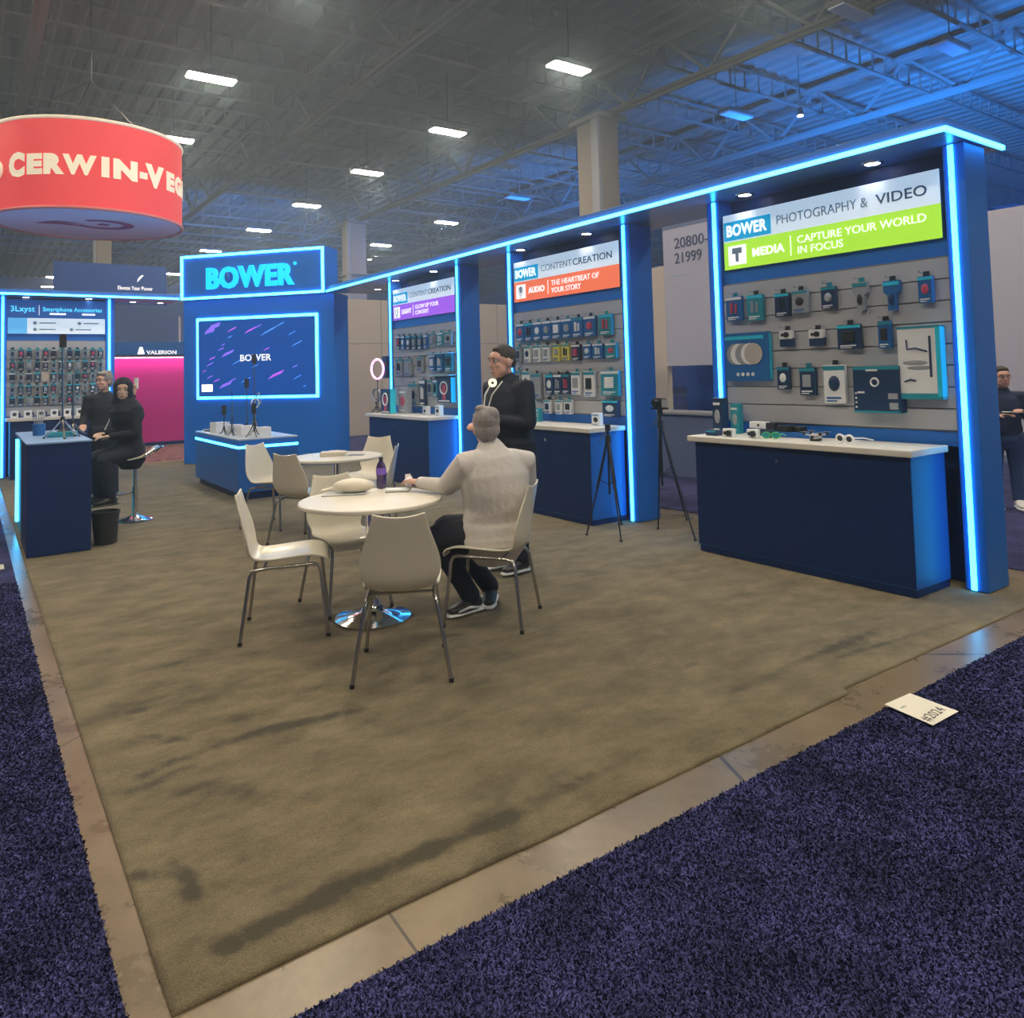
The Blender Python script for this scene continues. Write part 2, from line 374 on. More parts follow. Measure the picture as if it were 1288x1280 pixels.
# ------------------------------------------------------------------ carpets
def hashnoise(x, y, s):
    xi = np.floor(x * s).astype(int); yi = np.floor(y * s).astype(int); fx = x * s - xi; fy = y * s - yi
    def h(a, c): return (np.sin(a * 127.1 + c * 311.7 + s) * 43758.5453) % 1.0
    fx = fx * fx * (3 - 2 * fx); fy = fy * fy * (3 - 2 * fy)
    return (h(xi, yi) * (1 - fx) + h(xi + 1, yi) * fx) * (1 - fy) + (h(xi, yi + 1) * (1 - fx) + h(xi + 1, yi + 1) * fx) * fy
def fbm(x, y, s): return hashnoise(x, y, s) * .5 + hashnoise(x, y, s * 2.1) * .3 + hashnoise(x, y, s * 4.3) * .2
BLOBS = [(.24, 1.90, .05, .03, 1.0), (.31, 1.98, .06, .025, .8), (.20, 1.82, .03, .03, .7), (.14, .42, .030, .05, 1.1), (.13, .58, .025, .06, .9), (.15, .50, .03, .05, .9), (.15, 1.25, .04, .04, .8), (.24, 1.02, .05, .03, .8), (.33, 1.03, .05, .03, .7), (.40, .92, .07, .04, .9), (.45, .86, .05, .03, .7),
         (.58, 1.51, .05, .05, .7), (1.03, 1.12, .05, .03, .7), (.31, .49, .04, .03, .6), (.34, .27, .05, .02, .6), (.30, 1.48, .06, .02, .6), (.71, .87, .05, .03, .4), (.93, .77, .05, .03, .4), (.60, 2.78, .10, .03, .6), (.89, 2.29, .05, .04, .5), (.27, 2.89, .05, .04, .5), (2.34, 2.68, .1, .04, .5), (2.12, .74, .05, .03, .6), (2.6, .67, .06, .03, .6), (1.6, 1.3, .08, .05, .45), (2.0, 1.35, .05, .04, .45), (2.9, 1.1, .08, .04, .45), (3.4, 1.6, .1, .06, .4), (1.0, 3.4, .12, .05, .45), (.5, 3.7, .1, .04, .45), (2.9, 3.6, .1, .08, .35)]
STRIPES = [(.16, .14, .45, .16, .035, 1.1), (.45, .16, .80, .165, .035, 1.0), (.80, .165, 1.12, .16, .03, .9), (1.12, .16, 1.9, .20, .03, .35), (2.5, .33, 3.8, .35, .03, .6), (.21, 1.28, .63, 1.33, .035, .7), (.63, 1.33, 1.05, 1.25, .035, .9), (.21, 1.62, .36, 1.45, .025, .6), (.36, 1.0, .15, .75, .04, .35), (.1, 1.15, .3, 1.2, .03, .6), (.02, .62, .06, .58, .03, .8), (3.2, .25, 4.3, .12, .02, .5)]  # darker bands, the first few along the ridge near the front edge
def booth_carpet():
    xs = np.arange(0, 5.52, .022); ys = np.concatenate([np.arange(0, 3.2, .02), np.arange(3.2, 7, .05), np.arange(7, 13.6, .1)])
    X, Y = np.meshgrid(xs, ys, indexing='ij'); nx, ny = X.shape
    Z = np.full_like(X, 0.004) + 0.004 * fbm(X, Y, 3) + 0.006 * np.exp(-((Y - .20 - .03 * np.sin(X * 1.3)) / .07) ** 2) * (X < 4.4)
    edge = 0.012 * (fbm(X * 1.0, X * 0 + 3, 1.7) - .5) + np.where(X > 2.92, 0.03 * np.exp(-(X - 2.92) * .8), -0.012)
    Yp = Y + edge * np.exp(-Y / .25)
    stain_and_band = np.zeros_like(X)
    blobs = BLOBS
    for bx, by, sx, sy, a in blobs: stain_and_band += a * np.exp(-((X - bx) / sx) ** 2 - ((Y - by) / sy) ** 2) * (0.5 + 1.0 * fbm(X, Y, 14))
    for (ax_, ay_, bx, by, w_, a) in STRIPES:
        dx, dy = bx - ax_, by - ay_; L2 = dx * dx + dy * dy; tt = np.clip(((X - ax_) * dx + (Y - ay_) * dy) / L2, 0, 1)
        dd = np.hypot(X - ax_ - tt * dx, Y - ay_ - tt * dy); stain_and_band += a * np.exp(-(dd / w_) ** 2) * (.45 + 1.1 * fbm(X, Y, 8))
    fn = fbm(X + 7, Y * 1.6, 2.6); stain_and_band += np.clip(fn - .58, 0, 1) * 2.0
    v = np.stack([X, Yp, Z], -1).reshape(-1, 3)
    idx = np.arange(nx * ny).reshape(nx, ny)
    f = np.stack([idx[:-1, :-1], idx[1:, :-1], idx[1:, 1:], idx[:-1, 1:]], -1).reshape(-1, 4)
    # edge skirts to the floor
    sk = []; vv = [v]; base = len(v)
    rim = list(idx[:, 0]) + list(idx[-1, 1:]) + list(idx[::-1, -1][1:]) + list(idx[0, ::-1][1:-1])
    low = v[rim].copy(); low[:, 2] = 0.0; vv.append(low); k = len(rim)
    sk = np.array([[rim[(i + 1) % k], rim[i], base + i, base + (i + 1) % k] for i in range(k)])
    V = np.concatenate(vv); Fc = np.concatenate([f, sk])
    me = bpy.data.meshes.new('booth_carpet'); me.vertices.add(len(V)); me.vertices.foreach_set('co', V.astype(np.float32).ravel())
    me.loops.add(Fc.size); me.loops.foreach_set('vertex_index', Fc.ravel().astype(np.int32)); me.polygons.add(len(Fc))
    me.polygons.foreach_set('loop_start', np.arange(0, Fc.size, 4, dtype=np.int32)); me.update(calc_edges=True); me.validate()
    at = me.attributes.new('stain_and_band', 'FLOAT', 'POINT'); at.data.foreach_set('value', np.concatenate([stain_and_band.ravel(), np.full(k, .3)]).astype(np.float32))
    me.polygons.foreach_set('use_smooth', [True] * len(me.polygons))
    m = bpy.data.materials.new('taupe_carpet'); m.use_nodes = True; nt = m.node_tree; bs = nt.nodes['Principled BSDF']; L = nt.links
    bs.inputs['Roughness'].default_value = 0.95; bs.inputs['Specular IOR Level'].default_value = 0.1; bs.inputs['Sheen Weight'].default_value = 0.15
    tc = nt.nodes.new('ShaderNodeTexCoord')
    mp = nt.nodes.new('ShaderNodeMapping'); mp.inputs['Scale'].default_value = (1, 1.7, 1); mp.inputs['Rotation'].default_value = (0, 0, .5); L.new(tc.outputs['Object'], mp.inputs['Vector'])
    n1 = nt.nodes.new('ShaderNodeTexNoise'); n1.inputs['Scale'].default_value = 3.2; n1.inputs['Detail'].default_value = 6; n1.inputs['Roughness'].default_value = .68; L.new(mp.outputs[0], n1.inputs['Vector'])
    cr = nt.nodes.new('ShaderNodeValToRGB'); e = cr.color_ramp.elements; e[0].position = .36; e[0].color = (0.118, 0.099, 0.060, 1); e[1].position = .66; e[1].color = (0.215, 0.182, 0.114, 1); L.new(n1.outputs['Fac'], cr.inputs[0])
    n2 = nt.nodes.new('ShaderNodeTexNoise'); n2.inputs['Scale'].default_value = 240; n2.inputs['Detail'].default_value = 2; L.new(tc.outputs['Object'], n2.inputs['Vector'])
    mm = nt.nodes.new('ShaderNodeMix'); mm.data_type = 'RGBA'; mm.blend_type = 'MULTIPLY'; mm.inputs[0].default_value = .75; L.new(cr.outputs[0], mm.inputs[6])
    mr = nt.nodes.new('ShaderNodeMapRange'); mr.inputs[1].default_value = .3; mr.inputs[2].default_value = .7; mr.inputs[3].default_value = .55; mr.inputs[4].default_value = 1.3; L.new(n2.outputs['Fac'], mr.inputs[0]); L.new(mr.outputs[0], mm.inputs[7])
    a = nt.nodes.new('ShaderNodeAttribute'); a.attribute_name = 'stain_and_band'
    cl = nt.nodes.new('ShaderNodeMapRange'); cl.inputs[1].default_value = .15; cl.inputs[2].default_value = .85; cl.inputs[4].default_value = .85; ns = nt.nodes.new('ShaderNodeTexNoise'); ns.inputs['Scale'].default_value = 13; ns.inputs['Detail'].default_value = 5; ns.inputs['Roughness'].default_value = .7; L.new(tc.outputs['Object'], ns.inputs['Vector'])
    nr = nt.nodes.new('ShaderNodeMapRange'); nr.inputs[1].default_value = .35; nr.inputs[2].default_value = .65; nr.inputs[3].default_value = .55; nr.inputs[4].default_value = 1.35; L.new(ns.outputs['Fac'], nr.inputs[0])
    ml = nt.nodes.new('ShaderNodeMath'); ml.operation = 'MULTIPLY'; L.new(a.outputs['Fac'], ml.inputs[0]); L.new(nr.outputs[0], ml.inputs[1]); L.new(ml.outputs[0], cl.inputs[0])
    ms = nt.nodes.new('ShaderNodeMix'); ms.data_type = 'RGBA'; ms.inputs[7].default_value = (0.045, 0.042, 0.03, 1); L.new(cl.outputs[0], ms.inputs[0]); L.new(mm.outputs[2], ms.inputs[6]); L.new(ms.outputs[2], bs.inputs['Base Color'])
    bp = nt.nodes.new('ShaderNodeBump'); bp.inputs['Strength'].default_value = .5; bp.inputs['Distance'].default_value = .006; L.new(n2.outputs['Fac'], bp.inputs['Height']); L.new(bp.outputs[0], bs.inputs['Normal'])
    me.materials.append(m); o = bpy.data.objects.new('booth_carpet', me); COL.objects.link(o)
    tag(o, 'taupe low pile booth carpet with dark smudges, lying under the white tables', 'carpet')
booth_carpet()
def blue_mat(attr):
    m = bpy.data.materials.new('navy_carpet' + attr); m.use_nodes = True; nt = m.node_tree; bs = nt.nodes['Principled BSDF']; L = nt.links
    bs.inputs['Roughness'].default_value = .9; bs.inputs['Specular IOR Level'].default_value = .15
    tc = nt.nodes.new('ShaderNodeTexCoord')
    n2 = nt.nodes.new('ShaderNodeTexNoise'); n2.inputs['Scale'].default_value = 150; n2.inputs['Detail'].default_value = 3; n2.inputs['Roughness'].default_value = .7; L.new(tc.outputs['Object'], n2.inputs['Vector'])
    n3 = nt.nodes.new('ShaderNodeTexNoise'); n3.inputs['Scale'].default_value = 3.5; n3.inputs['Detail'].default_value = 4; L.new(tc.outputs['Object'], n3.inputs['Vector'])
    cr = nt.nodes.new('ShaderNodeValToRGB'); e = cr.color_ramp.elements; e[0].position = .40; e[0].color = (0.006, 0.007, 0.035, 1); e[1].position = .68; e[1].color = (0.105, 0.115, 0.33, 1)
    if attr:
        a = nt.nodes.new('ShaderNodeAttribute'); a.attribute_name = 'tone'; L.new(a.outputs['Fac'], cr.inputs[0])
    else: L.new(n2.outputs['Fac'], cr.inputs[0])
    mr = nt.nodes.new('ShaderNodeMapRange'); mr.inputs[1].default_value = .3; mr.inputs[2].default_value = .7; mr.inputs[3].default_value = .6; mr.inputs[4].default_value = 1.4; L.new(n3.outputs['Fac'], mr.inputs[0])
    mm = nt.nodes.new('ShaderNodeMix'); mm.data_type = 'RGBA'; mm.blend_type = 'MULTIPLY'; mm.inputs[0].default_value = 1; L.new(cr.outputs[0], mm.inputs[6]); L.new(mr.outputs[0], mm.inputs[7]); L.new(mm.outputs[2], bs.inputs['Base Color'])
    if not attr:
        bp = nt.nodes.new('ShaderNodeBump'); bp.inputs['Strength'].default_value = .8; bp.inputs['Distance'].default_value = .008; L.new(n2.outputs['Fac'], bp.inputs['Height']); L.new(bp.outputs[0], bs.inputs['Normal'])
    return m
M_bc = blue_mat('')
cb = B()
cb.box(-7, -0.09, -8, 40, 0, .008); cb.box(-0.09, 30, -8, -0.2, 0, .008)
aisle = cb.obj('aisle_carpet', M_bc); tag(aisle, 'navy blue shaggy aisle carpet wrapping the front and left of the booth', 'carpet')
far = box('aisle_carpet', 5.75, 30, 0.1, 40, 0, .008, M_bc); tag(far, 'strip of blue aisle carpet behind the row of bays at the right', 'carpet')
def tufts():
    P = []
    def inview(x, y):
        v = np.stack([x - CAMPOS[0], y - CAMPOS[1], np.full_like(x, -CAMPOS[2])], 1)
        r = v @ np.array(right); d = v @ np.array(down); f = v @ np.array(fwd)
        px = r / f * 960.7 + 644; py = d / f * 960.7 + 418.5
        return (f > .3) & (px > -120) & (px < 1420) & (py < 1400), f
    def fill(x0, x1, y0, y1, den):
        N = int((x1 - x0) * (y1 - y0) * den); x = rng.uniform(x0, x1, N); y = rng.uniform(y0, y1, N)
        ok, f = inview(x, y); keep = ok & (rng.random(N) < np.clip(2.2 / f, 0, 1) ** 1.3); P.append(np.stack([x[keep], y[keep]], 1))
    fill(-1.6, -.088, -1.4, 5.0, 34000); fill(-.09, 6.0, -1.9, -.199, 34000)
    p = np.concatenate(P); N = len(p); D = np.hypot(p[:, 0] - CAMPOS[0], p[:, 1] - CAMPOS[1])
    sc = np.clip(D / 2.2, 1, 2.2)
    a = rng.uniform(0, 2 * np.pi, N); h = rng.uniform(.003, .009, N); w = rng.uniform(.0016, .0034, N) * sc
    lean = rng.uniform(-.007, .007, (N, 2))
    z0 = np.full(N, .007)
    A = np.stack([p[:, 0] - np.cos(a) * w, p[:, 1] - np.sin(a) * w, z0], 1); Bv = np.stack([p[:, 0] + np.cos(a) * w, p[:, 1] + np.sin(a) * w, z0], 1)
    Cv = np.stack([p[:, 0] + lean[:, 0] + np.cos(a) * w * .7, p[:, 1] + lean[:, 1] + np.sin(a) * w * .7, z0 + h], 1)
    Dv = np.stack([p[:, 0] + lean[:, 0] - np.cos(a) * w * .7, p[:, 1] + lean[:, 1] - np.sin(a) * w * .7, z0 + h], 1)
    V = np.stack([A, Bv, Cv, Dv], 1).reshape(-1, 3); me = bpy.data.meshes.new('carpet_pile')
    me.vertices.add(len(V)); me.vertices.foreach_set('co', V.astype(np.float32).ravel()); n = len(V)
    me.loops.add(n); me.loops.foreach_set('vertex_index', np.arange(n, dtype=np.int32)); me.polygons.add(N); me.polygons.foreach_set('loop_start', np.arange(0, n, 4, dtype=np.int32)); me.update(calc_edges=True)
    tone = np.repeat(rng.random(N) ** 1.5, 4) * .75 + np.tile([0, 0, .22, .22], N)
    at = me.attributes.new('tone', 'FLOAT', 'POINT'); at.data.foreach_set('value', tone.astype(np.float32))
    me.materials.append(blue_mat('_pile')); o = bpy.data.objects.new('carpet_pile', me); COL.objects.link(o); o.parent = aisle
    tag(o, kind='stuff')
tufts()
# card on the carpet
t = thing('floor_card', 'white paper card with a handwritten number, lying on the navy aisle carpet', 'card', (2.957, -.31, .021))
B().poly([(-.165, -.102), (.165, -.102), (.165, .102), (-.165, .102)], -.0008, .0008).obj('sheet', mat('card_paper', (.78, .76, .64), .6), t).rotation_euler = (R_(90), 0, 0)
# align the sheet to the measured corners
t.rotation_euler = (0, 0, 0)
for o in list(t.children): bpy.data.objects.remove(o)
cs = [(2.875, -.194), (3.071, -.205), (3.049, -.423), (2.837, -.419)]
b = B(); lo = [b.bm.verts.new((x - 2.957, y + .31, 0)) for x, y in cs]; hi = [b.bm.verts.new((x - 2.957, y + .31, .0015)) for x, y in cs]
b.bm.faces.new(lo); b.bm.faces.new(hi)
for i in range(4): b.bm.faces.new((lo[i], lo[(i + 1) % 4], hi[(i + 1) % 4], hi[i]))
b.obj('sheet', mat('card_paper', (.78, .76, .64), .6), t)
def rotw(ang, cx, cy):
    def f(v):
        o = v.copy(); c, s = math.cos(ang), math.sin(ang); o[:, 0] = cx + v[:, 0] * c - v[:, 1] * s; o[:, 1] = cy + v[:, 0] * s + v[:, 1] * c; return o
    return f
text('handwriting', '#2024', .064, mat('marker_ink', (.05, .05, .06), .7), t, 0, 0, .0022, flat=True, ext=.0003, warp=rotw(R_(3), -.098, -.085))
text('print', 'HALL', .018, mat('card_print', (.3, .34, .32), .7), t, 0, 0, .0022, flat=True, ext=.0003, warp=rotw(R_(2), -.068, .045))
t = thing('floor_card', 'small white card on the navy carpet at the left picture edge, beside the dark counter', 'card', (-.25, 5.65, .012))
B().box(-.12, .1, -.1, .1, 0, .002).obj('sheet', MATS['card_paper'], t)

# ------------------------------------------------------------------ display bays
def hang_pack(kind, x, z, w, h, bay, label, group, dy=0.0):
    """blister pack hanging from a peg; x,z = bottom centre on the slat face"""
    t = thing('hanging_pack', label, 'package', (0, 0, 0), group=group); t.parent = None
    t.matrix_world = bay @ Matrix.Translation((x, -0.005 - dy, z))
    th = .035
    cm = {'blue': M_bluepr, 'teal': M_tealpr, 'dark': M_darkpr, 'dark2': M_darkpr, 'white': M_print_w, 'grey': M_greypr, 'yellow': M_yellpr, 'camera': M_darkpr}.get(kind, M_bluepr)
    if kind in ('tee', 'teeb'):
        m = M_greypr if kind == 'tee' else M_bluepr
        b = B().poly([(-w / 2, h * .62), (-w / 4, h * .5), (-w / 4, 0), (w / 4, 0), (w / 4, h * .5), (w / 2, h * .62), (w / 2, h), (-w / 2, h)], -th - .01, -.01); b.obj('card', m, t)
        B().box(-w / 2, w / 2, -th - .014, -th - .01, h * .84, h * .96).obj('header_band', M_tealpr if kind == 'tee' else M_cyanpr, t)
        B().ell((0, -th - .02, h * .38), (w * .16, .02, h * .2), n=10, m=6).obj('product', M_black if kind == 'tee' else M_darkpr, t, True)
    elif kind == 'camera':
        B().box(-w / 2, w / 2, -th - .01, -.01, 0, h * .52, .003).obj('card', M_darkpr, t)
        B().box(-w * .48, w * .48, -th - .02, -.012, h * .46, h, .004).obj('product', M_print_w, t)
        B().cyl((w * .12, -th - .02, h * .72), (w * .12, -th - .034, h * .72), h * .17, n=12).obj('lens', M_black, t)
        B().cyl((-w * .2, -th - .02, h * .72), (-w * .2, -th - .028, h * .72), h * .1, n=10).obj('lens', M_black, t)
    else:
        B().box(-w / 2, w / 2, -th - .01, -.01, 0, h, .003).obj('card', cm, t)
        light = kind in ('white', 'grey', 'yellow')
        B().box(-w * .5 - .001, w * .5 + .001, -th - .013, -th - .0101, h * .86, h * .97).obj('header_band', M_tealpr if light else random.choice([M_cyanpr, M_print_w, M_tealpr]), t)
        k = random.random()
        pm = random.choice([M_greypr, M_black, M_print_w, M_redpr] if not light else [M_black, M_greypr, M_darkpr])
        if kind == 'white2': pm = M_black
        if k < .4: B().box(-w * .26, w * .26, -th - .026, -th - .01, h * .3, h * .74, .006).obj('product', pm, t)
        elif k < .75: B().ell((0, -th - .012, h * .52), (w * .27, .014, h * .2), n=12, m=7).obj('product', pm, t, True)
        else:
            B().cyl((-w * .12, -th - .014, h * .3), (-w * .12, -th - .014, h * .76), w * .09, n=8).cyl((w * .16, -th - .014, h * .3), (w * .16, -th - .014, h * .7), w * .07, n=8).obj('product', pm, t)
        B().box(-w * .38, w * .3, -th - .0125, -th - .0101, h * .12, h * .17).box(-w * .38, w * .1, -th - .0125, -th - .0101, h * .05, h * .085).obj('print_lines', M_print_w if not light else M_bluepr, t)
    B().box(-.022, .022, -.02, -.014, h - .002, h + .035).obj('hang_tab', M_black if random.random() < .6 else M_tealpr, t)
    B().tube([(0, .0, h + .022), (0, -.11, h + .022), (0, -.118, h + .034)], .0035, 6).obj('peg', M_chrome, t)
    return t
def big_box(name, kind, x, z, w, h, bay, label, yo=0.0, depth=.10):
    t = thing(name, label, 'box'); t.matrix_world = bay @ Matrix.Translation((x, -.005 - yo, z))
    d = depth
    if kind == 'reflector':
        B().box(-w / 2, w / 2, -d, 0, 0, h, .004).obj('carton', M_bluepr, t)
        B().box(w / 2 - .001, w / 2 + .002, -d + .01, -.005, .01, h - .01).obj('side_print', M_cyanpr, t)
        for i, (cx, m) in enumerate([(-.10, M_greypr), (-.06, M_print_w), (-.01, M_greypr), (.05, M_print_w), (.085, M_beige)]):
            B().cyl((cx - .01, -d - .001 - .001 * i, h * .56), (cx - .01, -d - .003 - .0012 * i, h * .56), .09, n=28).obj('disc_print', m, t)
        for i in range(4): B().cyl((-.09 + .05 * i, -d - .001, h * .14), (-.09 + .05 * i, -d - .004, h * .14), .016, n=12).obj('icon', M_print_w, t)
        B().box(-w * .5, w * .4, -d - .003, -d - .0005, h * .86, h * .93).obj('header_band', M_cyanpr, t)
    elif kind == 'tripodbox':
        B().box(-w / 2, w / 2, -d, 0, 0, h, .004).obj('carton', M_print_w, t)
        B().box(-w / 2 - .001, w / 2 + .001, -d - .002, .0, 0, h * .08).obj('edge_band', M_tealpr, t)
        B().box(-w / 2, w / 2, -d - .002, 0, h * .97, h + .001).obj('edge_band', M_tealpr, t)
        B().box(w * .40, w / 2 + .002, -d - .003, -.002, .02, h - .01).obj('side_print', M_cyanpr, t)
        B().tube([(-w * .28, -d - .003, h * .82), (-w * .27, -d - .003, h * .69), (-w * .08, -d - .003, h * .70), (w * .2, -d - .003, h * .65)], .006, 6).obj('picture', M_darkpr, t)
        B().box(w * .24, w * .29, -d - .004, -d, h * .3, h * .86).obj('picture', M_darkpr, t)
        B().ell((-w * .1, -d, h * .5), (w * .3, .004, h * .035), n=12, m=6).ell((w * .0, -d, h * .43), (w * .3, .004, h * .03), n=12, m=6).obj('picture', M_greypr, t)
        B().tube([(-w * .36, -d - .003, h * .24), (-w * .22, -d - .003, h * .27), (-w * .1, -d - .003, h * .25)], .006, 6).obj('picture', M_darkpr, t)
    elif kind == 'ringbox':
        B().box(-w / 2, w / 2, -d, 0, 0, h, .004).obj('carton', M_darkpr, t)
        B().ring((-w * .02, -d - .002, h * .66), h * .085, h * .085, .007).obj('ring_print', M_print_w, t)
        B().box(-w / 2, w / 2, -d - .002, -.001, h * .93, h + .001).obj('edge_band', M_tealpr, t)
        B().box(-w / 2, w / 2, -d - .002, -.001, -.001, h * .04).obj('edge_band', M_tealpr, t)
        B().box(-w * .2, w * .05, -d - .004, -d, h * .9, h * .94).obj('print_lines', M_print_w, t); B().box(-w * .4, -w * .25, -d - .003, -d, h * .42, h * .46).obj('caption', M_print_w, t)
        for i in range(4): B().cyl((-w * .44, -d, h * (.12 + .1 * i)), (-w * .44, -d - .003, h * (.12 + .1 * i)), .008, n=8).obj('icon', M_print_w, t)
        B().box(w * .26, w * .46, -d - .003, -d, h * .3, h * .42).box(w * .28, w * .46, -d - .003, -d, h * .08, h * .22).obj('picture', M_greypr, t)
    elif kind == 'ringpack':
        B().box(-w / 2, w / 2, -d, 0, 0, h, .004).obj('carton', M_darkpr, t)
        B().ring((-w * .0, -d - .004, h * .58), w * .26, h * .24, .012).obj('ring_print', M_print_w, t)
        B().box(-w * .12, w * .12, -d - .003, -d, h * .1, h * .7).obj('picture', M_redpr, t)
        B().box(-w * .4, w * .4, -d - .003, -d, h * .04, h * .09).obj('print_lines', M_print_w, t)
        B().box(w / 2 - .001, w / 2 + .002, -d + .004, -.004, .004, h - .004).obj('side_print', M_cyanpr, t)
    else:
        B().box(-w / 2, w / 2, -d, 0, 0, h, .004).obj('carton', {'dark': M_darkpr, 'teal': M_tealpr, 'white': M_print_w, 'grey': M_greypr}[kind], t)
        B().box(-w * .38, w * .3, -d - .003, -d, h * .8, h * .87).box(-w * .38, w * .2, -d - .003, -d, h * .1, h * .14).obj('print_lines', M_print_w if kind != 'white' else M_bluepr, t)
        B().ell((0, -d, h * .48), (w * .3, .006, h * .2), n=12, m=6).obj('picture', M_redpr if kind == 'grey' else M_greypr if kind != 'white' else M_black, t)
    return t
def bay_frame(X, Y, rz): return Matrix.Translation((X, Y, 0)) @ Matrix.Rotation(rz, 4, 'Z')
def make_bay(F, w, who, slat_hi=2.225, slat_lo=1.05, depth=.30, ledgap=None):
    """F: local x right, y into the wall, z up; led posts at x = 0 and x = w"""
    t = thing('display_bay', 'blue display bay with two glowing edges, %s' % who, 'display'); t.matrix_world = F
    pw = .055
    for sx in (-1, 1):
        xa, xb = (-.085, pw) if sx < 0 else (w - pw, w + .085)
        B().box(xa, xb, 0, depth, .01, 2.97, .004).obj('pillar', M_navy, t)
        c = 0 if sx < 0 else w
        B().box(c - .016, c + .016, -.012, .0, .015, 2.965).obj('led_strip', M_led, t)
    B().box(pw, w - pw, .17, .20, .01, 2.97).obj('back_panel', M_dark, t)
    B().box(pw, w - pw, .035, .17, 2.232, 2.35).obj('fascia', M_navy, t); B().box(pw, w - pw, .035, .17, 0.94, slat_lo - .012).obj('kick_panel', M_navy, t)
    B().box(pw, w - pw, .03, .17, slat_lo - .012, slat_hi + .006).obj('slatwall_board', mat('slat_groove', (.22, .22, .24), .6), t)
    n = 8; hh = (slat_hi - slat_lo) / n
    sm = B().box(pw + .003, w - pw - .003, .012, .03, 0, hh - .008, .003).mesh('slat', M_slat)
    for i in range(n):
        o = bpy.data.objects.new('slat', sm); COL.objects.link(o); o.parent = t; o.location = (0, 0, slat_lo + i * hh)
    return t
def header_sign(F, w, who, colr, word, l1, l2, top, topbold, icon):
    t = thing('header_sign', 'white and %s lightbox sign %s' % (who[0], who[1]), 'sign'); t.matrix_world = F
    x0, x1 = .09, w - .085; zb_, zt_ = 2.352, 2.828; zm = zb_ + (zt_ - zb_) * .50
    if word != 'MEDIA': zm = zb_ + .235
    B().box(x0, x1, .01, .17, zb_, zt_, .003).obj('lightbox', M_hdr, t)
    B().box(x0, x1, .004, .01, zm, zt_).obj('white_band', M_print_lt, t)
    B().box(x0, x1, .004, .01, zb_, zm).obj('colour_band', colr, t)
    lw = (x1 - x0) * .265
    B().box(x0 + .008, x0 + lw, -.001, .004, zm + .012, zm + .175).obj('logo_plate', M_sblue, t)
    text('logo_lettering', 'BOWER', .135, M_stext, t, x0 + .035, -.002, zm + .05, bold=.035, width=lw - .075, ext=.002)
    text('title_lettering', top, .105, M_stgrey2, t, x0 + lw + .05, .002, zm + .075, width=(x1 - x0) * (.425 if topbold == 'VIDEO' else .30), ext=.002)
    text('title_lettering', topbold, .105, M_stgrey, t, x0 + (x1 - x0) * (.755 if topbold == 'VIDEO' else .605), .002, zm + .075, width=(x1 - x0) * (.20 if topbold == 'VIDEO' else .34), bold=.012, ext=.002)
    B().box(x0 + .05, x0 + .23, -.002, .004, zb_ + .035, zb_ + .2).obj('icon_plate', M_stext, t)
    if icon == 'camera':
        B().box(x0 + .09, x0 + .19, -.005, -.001, zb_ + .13, zb_ + .18).box(x0 + .125, x0 + .155, -.005, -.001, zb_ + .06, zb_ + .13).obj('icon', M_stgrey2, t)
    elif icon == 'mic':
        B().ell((x0 + .14, -.002, zb_ + .14), (.028, .004, .045), n=12, m=8).ring((x0 + .14, -.003, zb_ + .125), .045, .05, .004).box(x0 + .135, x0 + .145, -.005, -.001, zb_ + .045, zb_ + .08).obj('icon', M_stgrey2, t)
    else:
        B().ring((x0 + .14, -.003, zb_ + .125), .04, .045, .006).box(x0 + .12, x0 + .16, -.005, -.001, zb_ + .05, zb_ + .07).obj('icon', M_stgrey2, t)
    text('band_lettering', word, .095, M_stext, t, x0 + .29, .002, zb_ + .085, bold=.03, width=.31, ext=.002)
    B().box(x0 + .66, x0 + .666, -.001, .004, zb_ + .04, zb_ + .2).obj('divider', M_stext, t)
    text('band_lettering', l1, .085, M_stext, t, x0 + .72, .002, zb_ + .13, width=(x1 - x0) * (.55 if word == 'MEDIA' else .44 if word == 'AUDIO' else .37), ext=.002)
    text('band_lettering', l2, .085, M_stext, t, x0 + .72, .002, zb_ + .045, width=(x1 - x0) * (.21 if word == 'MEDIA' else .28 if word == 'AUDIO' else .22), ext=.002)
    return t
def counter(F, x0, x1, who, h=.905, front=-.45, lock=.45):
    t = thing('storage_counter', 'dark laminate storage counter with a white worktop, %s' % who, 'counter'); t.matrix_world = F
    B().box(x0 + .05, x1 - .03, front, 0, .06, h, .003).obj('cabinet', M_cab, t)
    B().box(x0 + .06, x1 - .04, front + .006, 0, .01, .06).obj('plinth', M_dark, t)
    d = B().box(x0 + .054, x1 - .034, front - .006, front, .07, h - .006, .002).obj('front_panel', M_dark, t)
    B().cyl((x0 + (x1 - x0) * lock, front - .006, .80), (x0 + (x1 - x0) * lock, front - .014, .80), .016, n=14).obj('lock', M_chrome, d)
    B().box(x0, x1, front - .045, -.005, h, h + .045, .006).obj('worktop', M_white, t)
    return t
RY = R_(-90)
FM = bay_frame(4.97, 2.346, RY); FA = bay_frame(4.97, 5.503, RY); FL = bay_frame(4.97, 8.74, RY); FS = bay_frame(0.055, 12.95, 0)
make_bay(FM, 2.006, 'nearest, under the green sign'); make_bay(FA, 2.006, 'middle of the row, under the orange sign'); make_bay(FL, 2.016, 'farthest in the row, under the purple sign')
header_sign(FM, 2.006, ('lime green', 'over the nearest bay'), M_sgreen, 'MEDIA', 'CAPTURE YOUR WORLD', 'IN FOCUS', 'PHOTOGRAPHY &', 'VIDEO', 'camera')
header_sign(FA, 2.006, ('orange', 'over the middle bay'), M_sorange, 'AUDIO', 'THE HEARTBEAT OF', 'YOUR STORY', 'CONTENT', 'CREATION', 'mic')
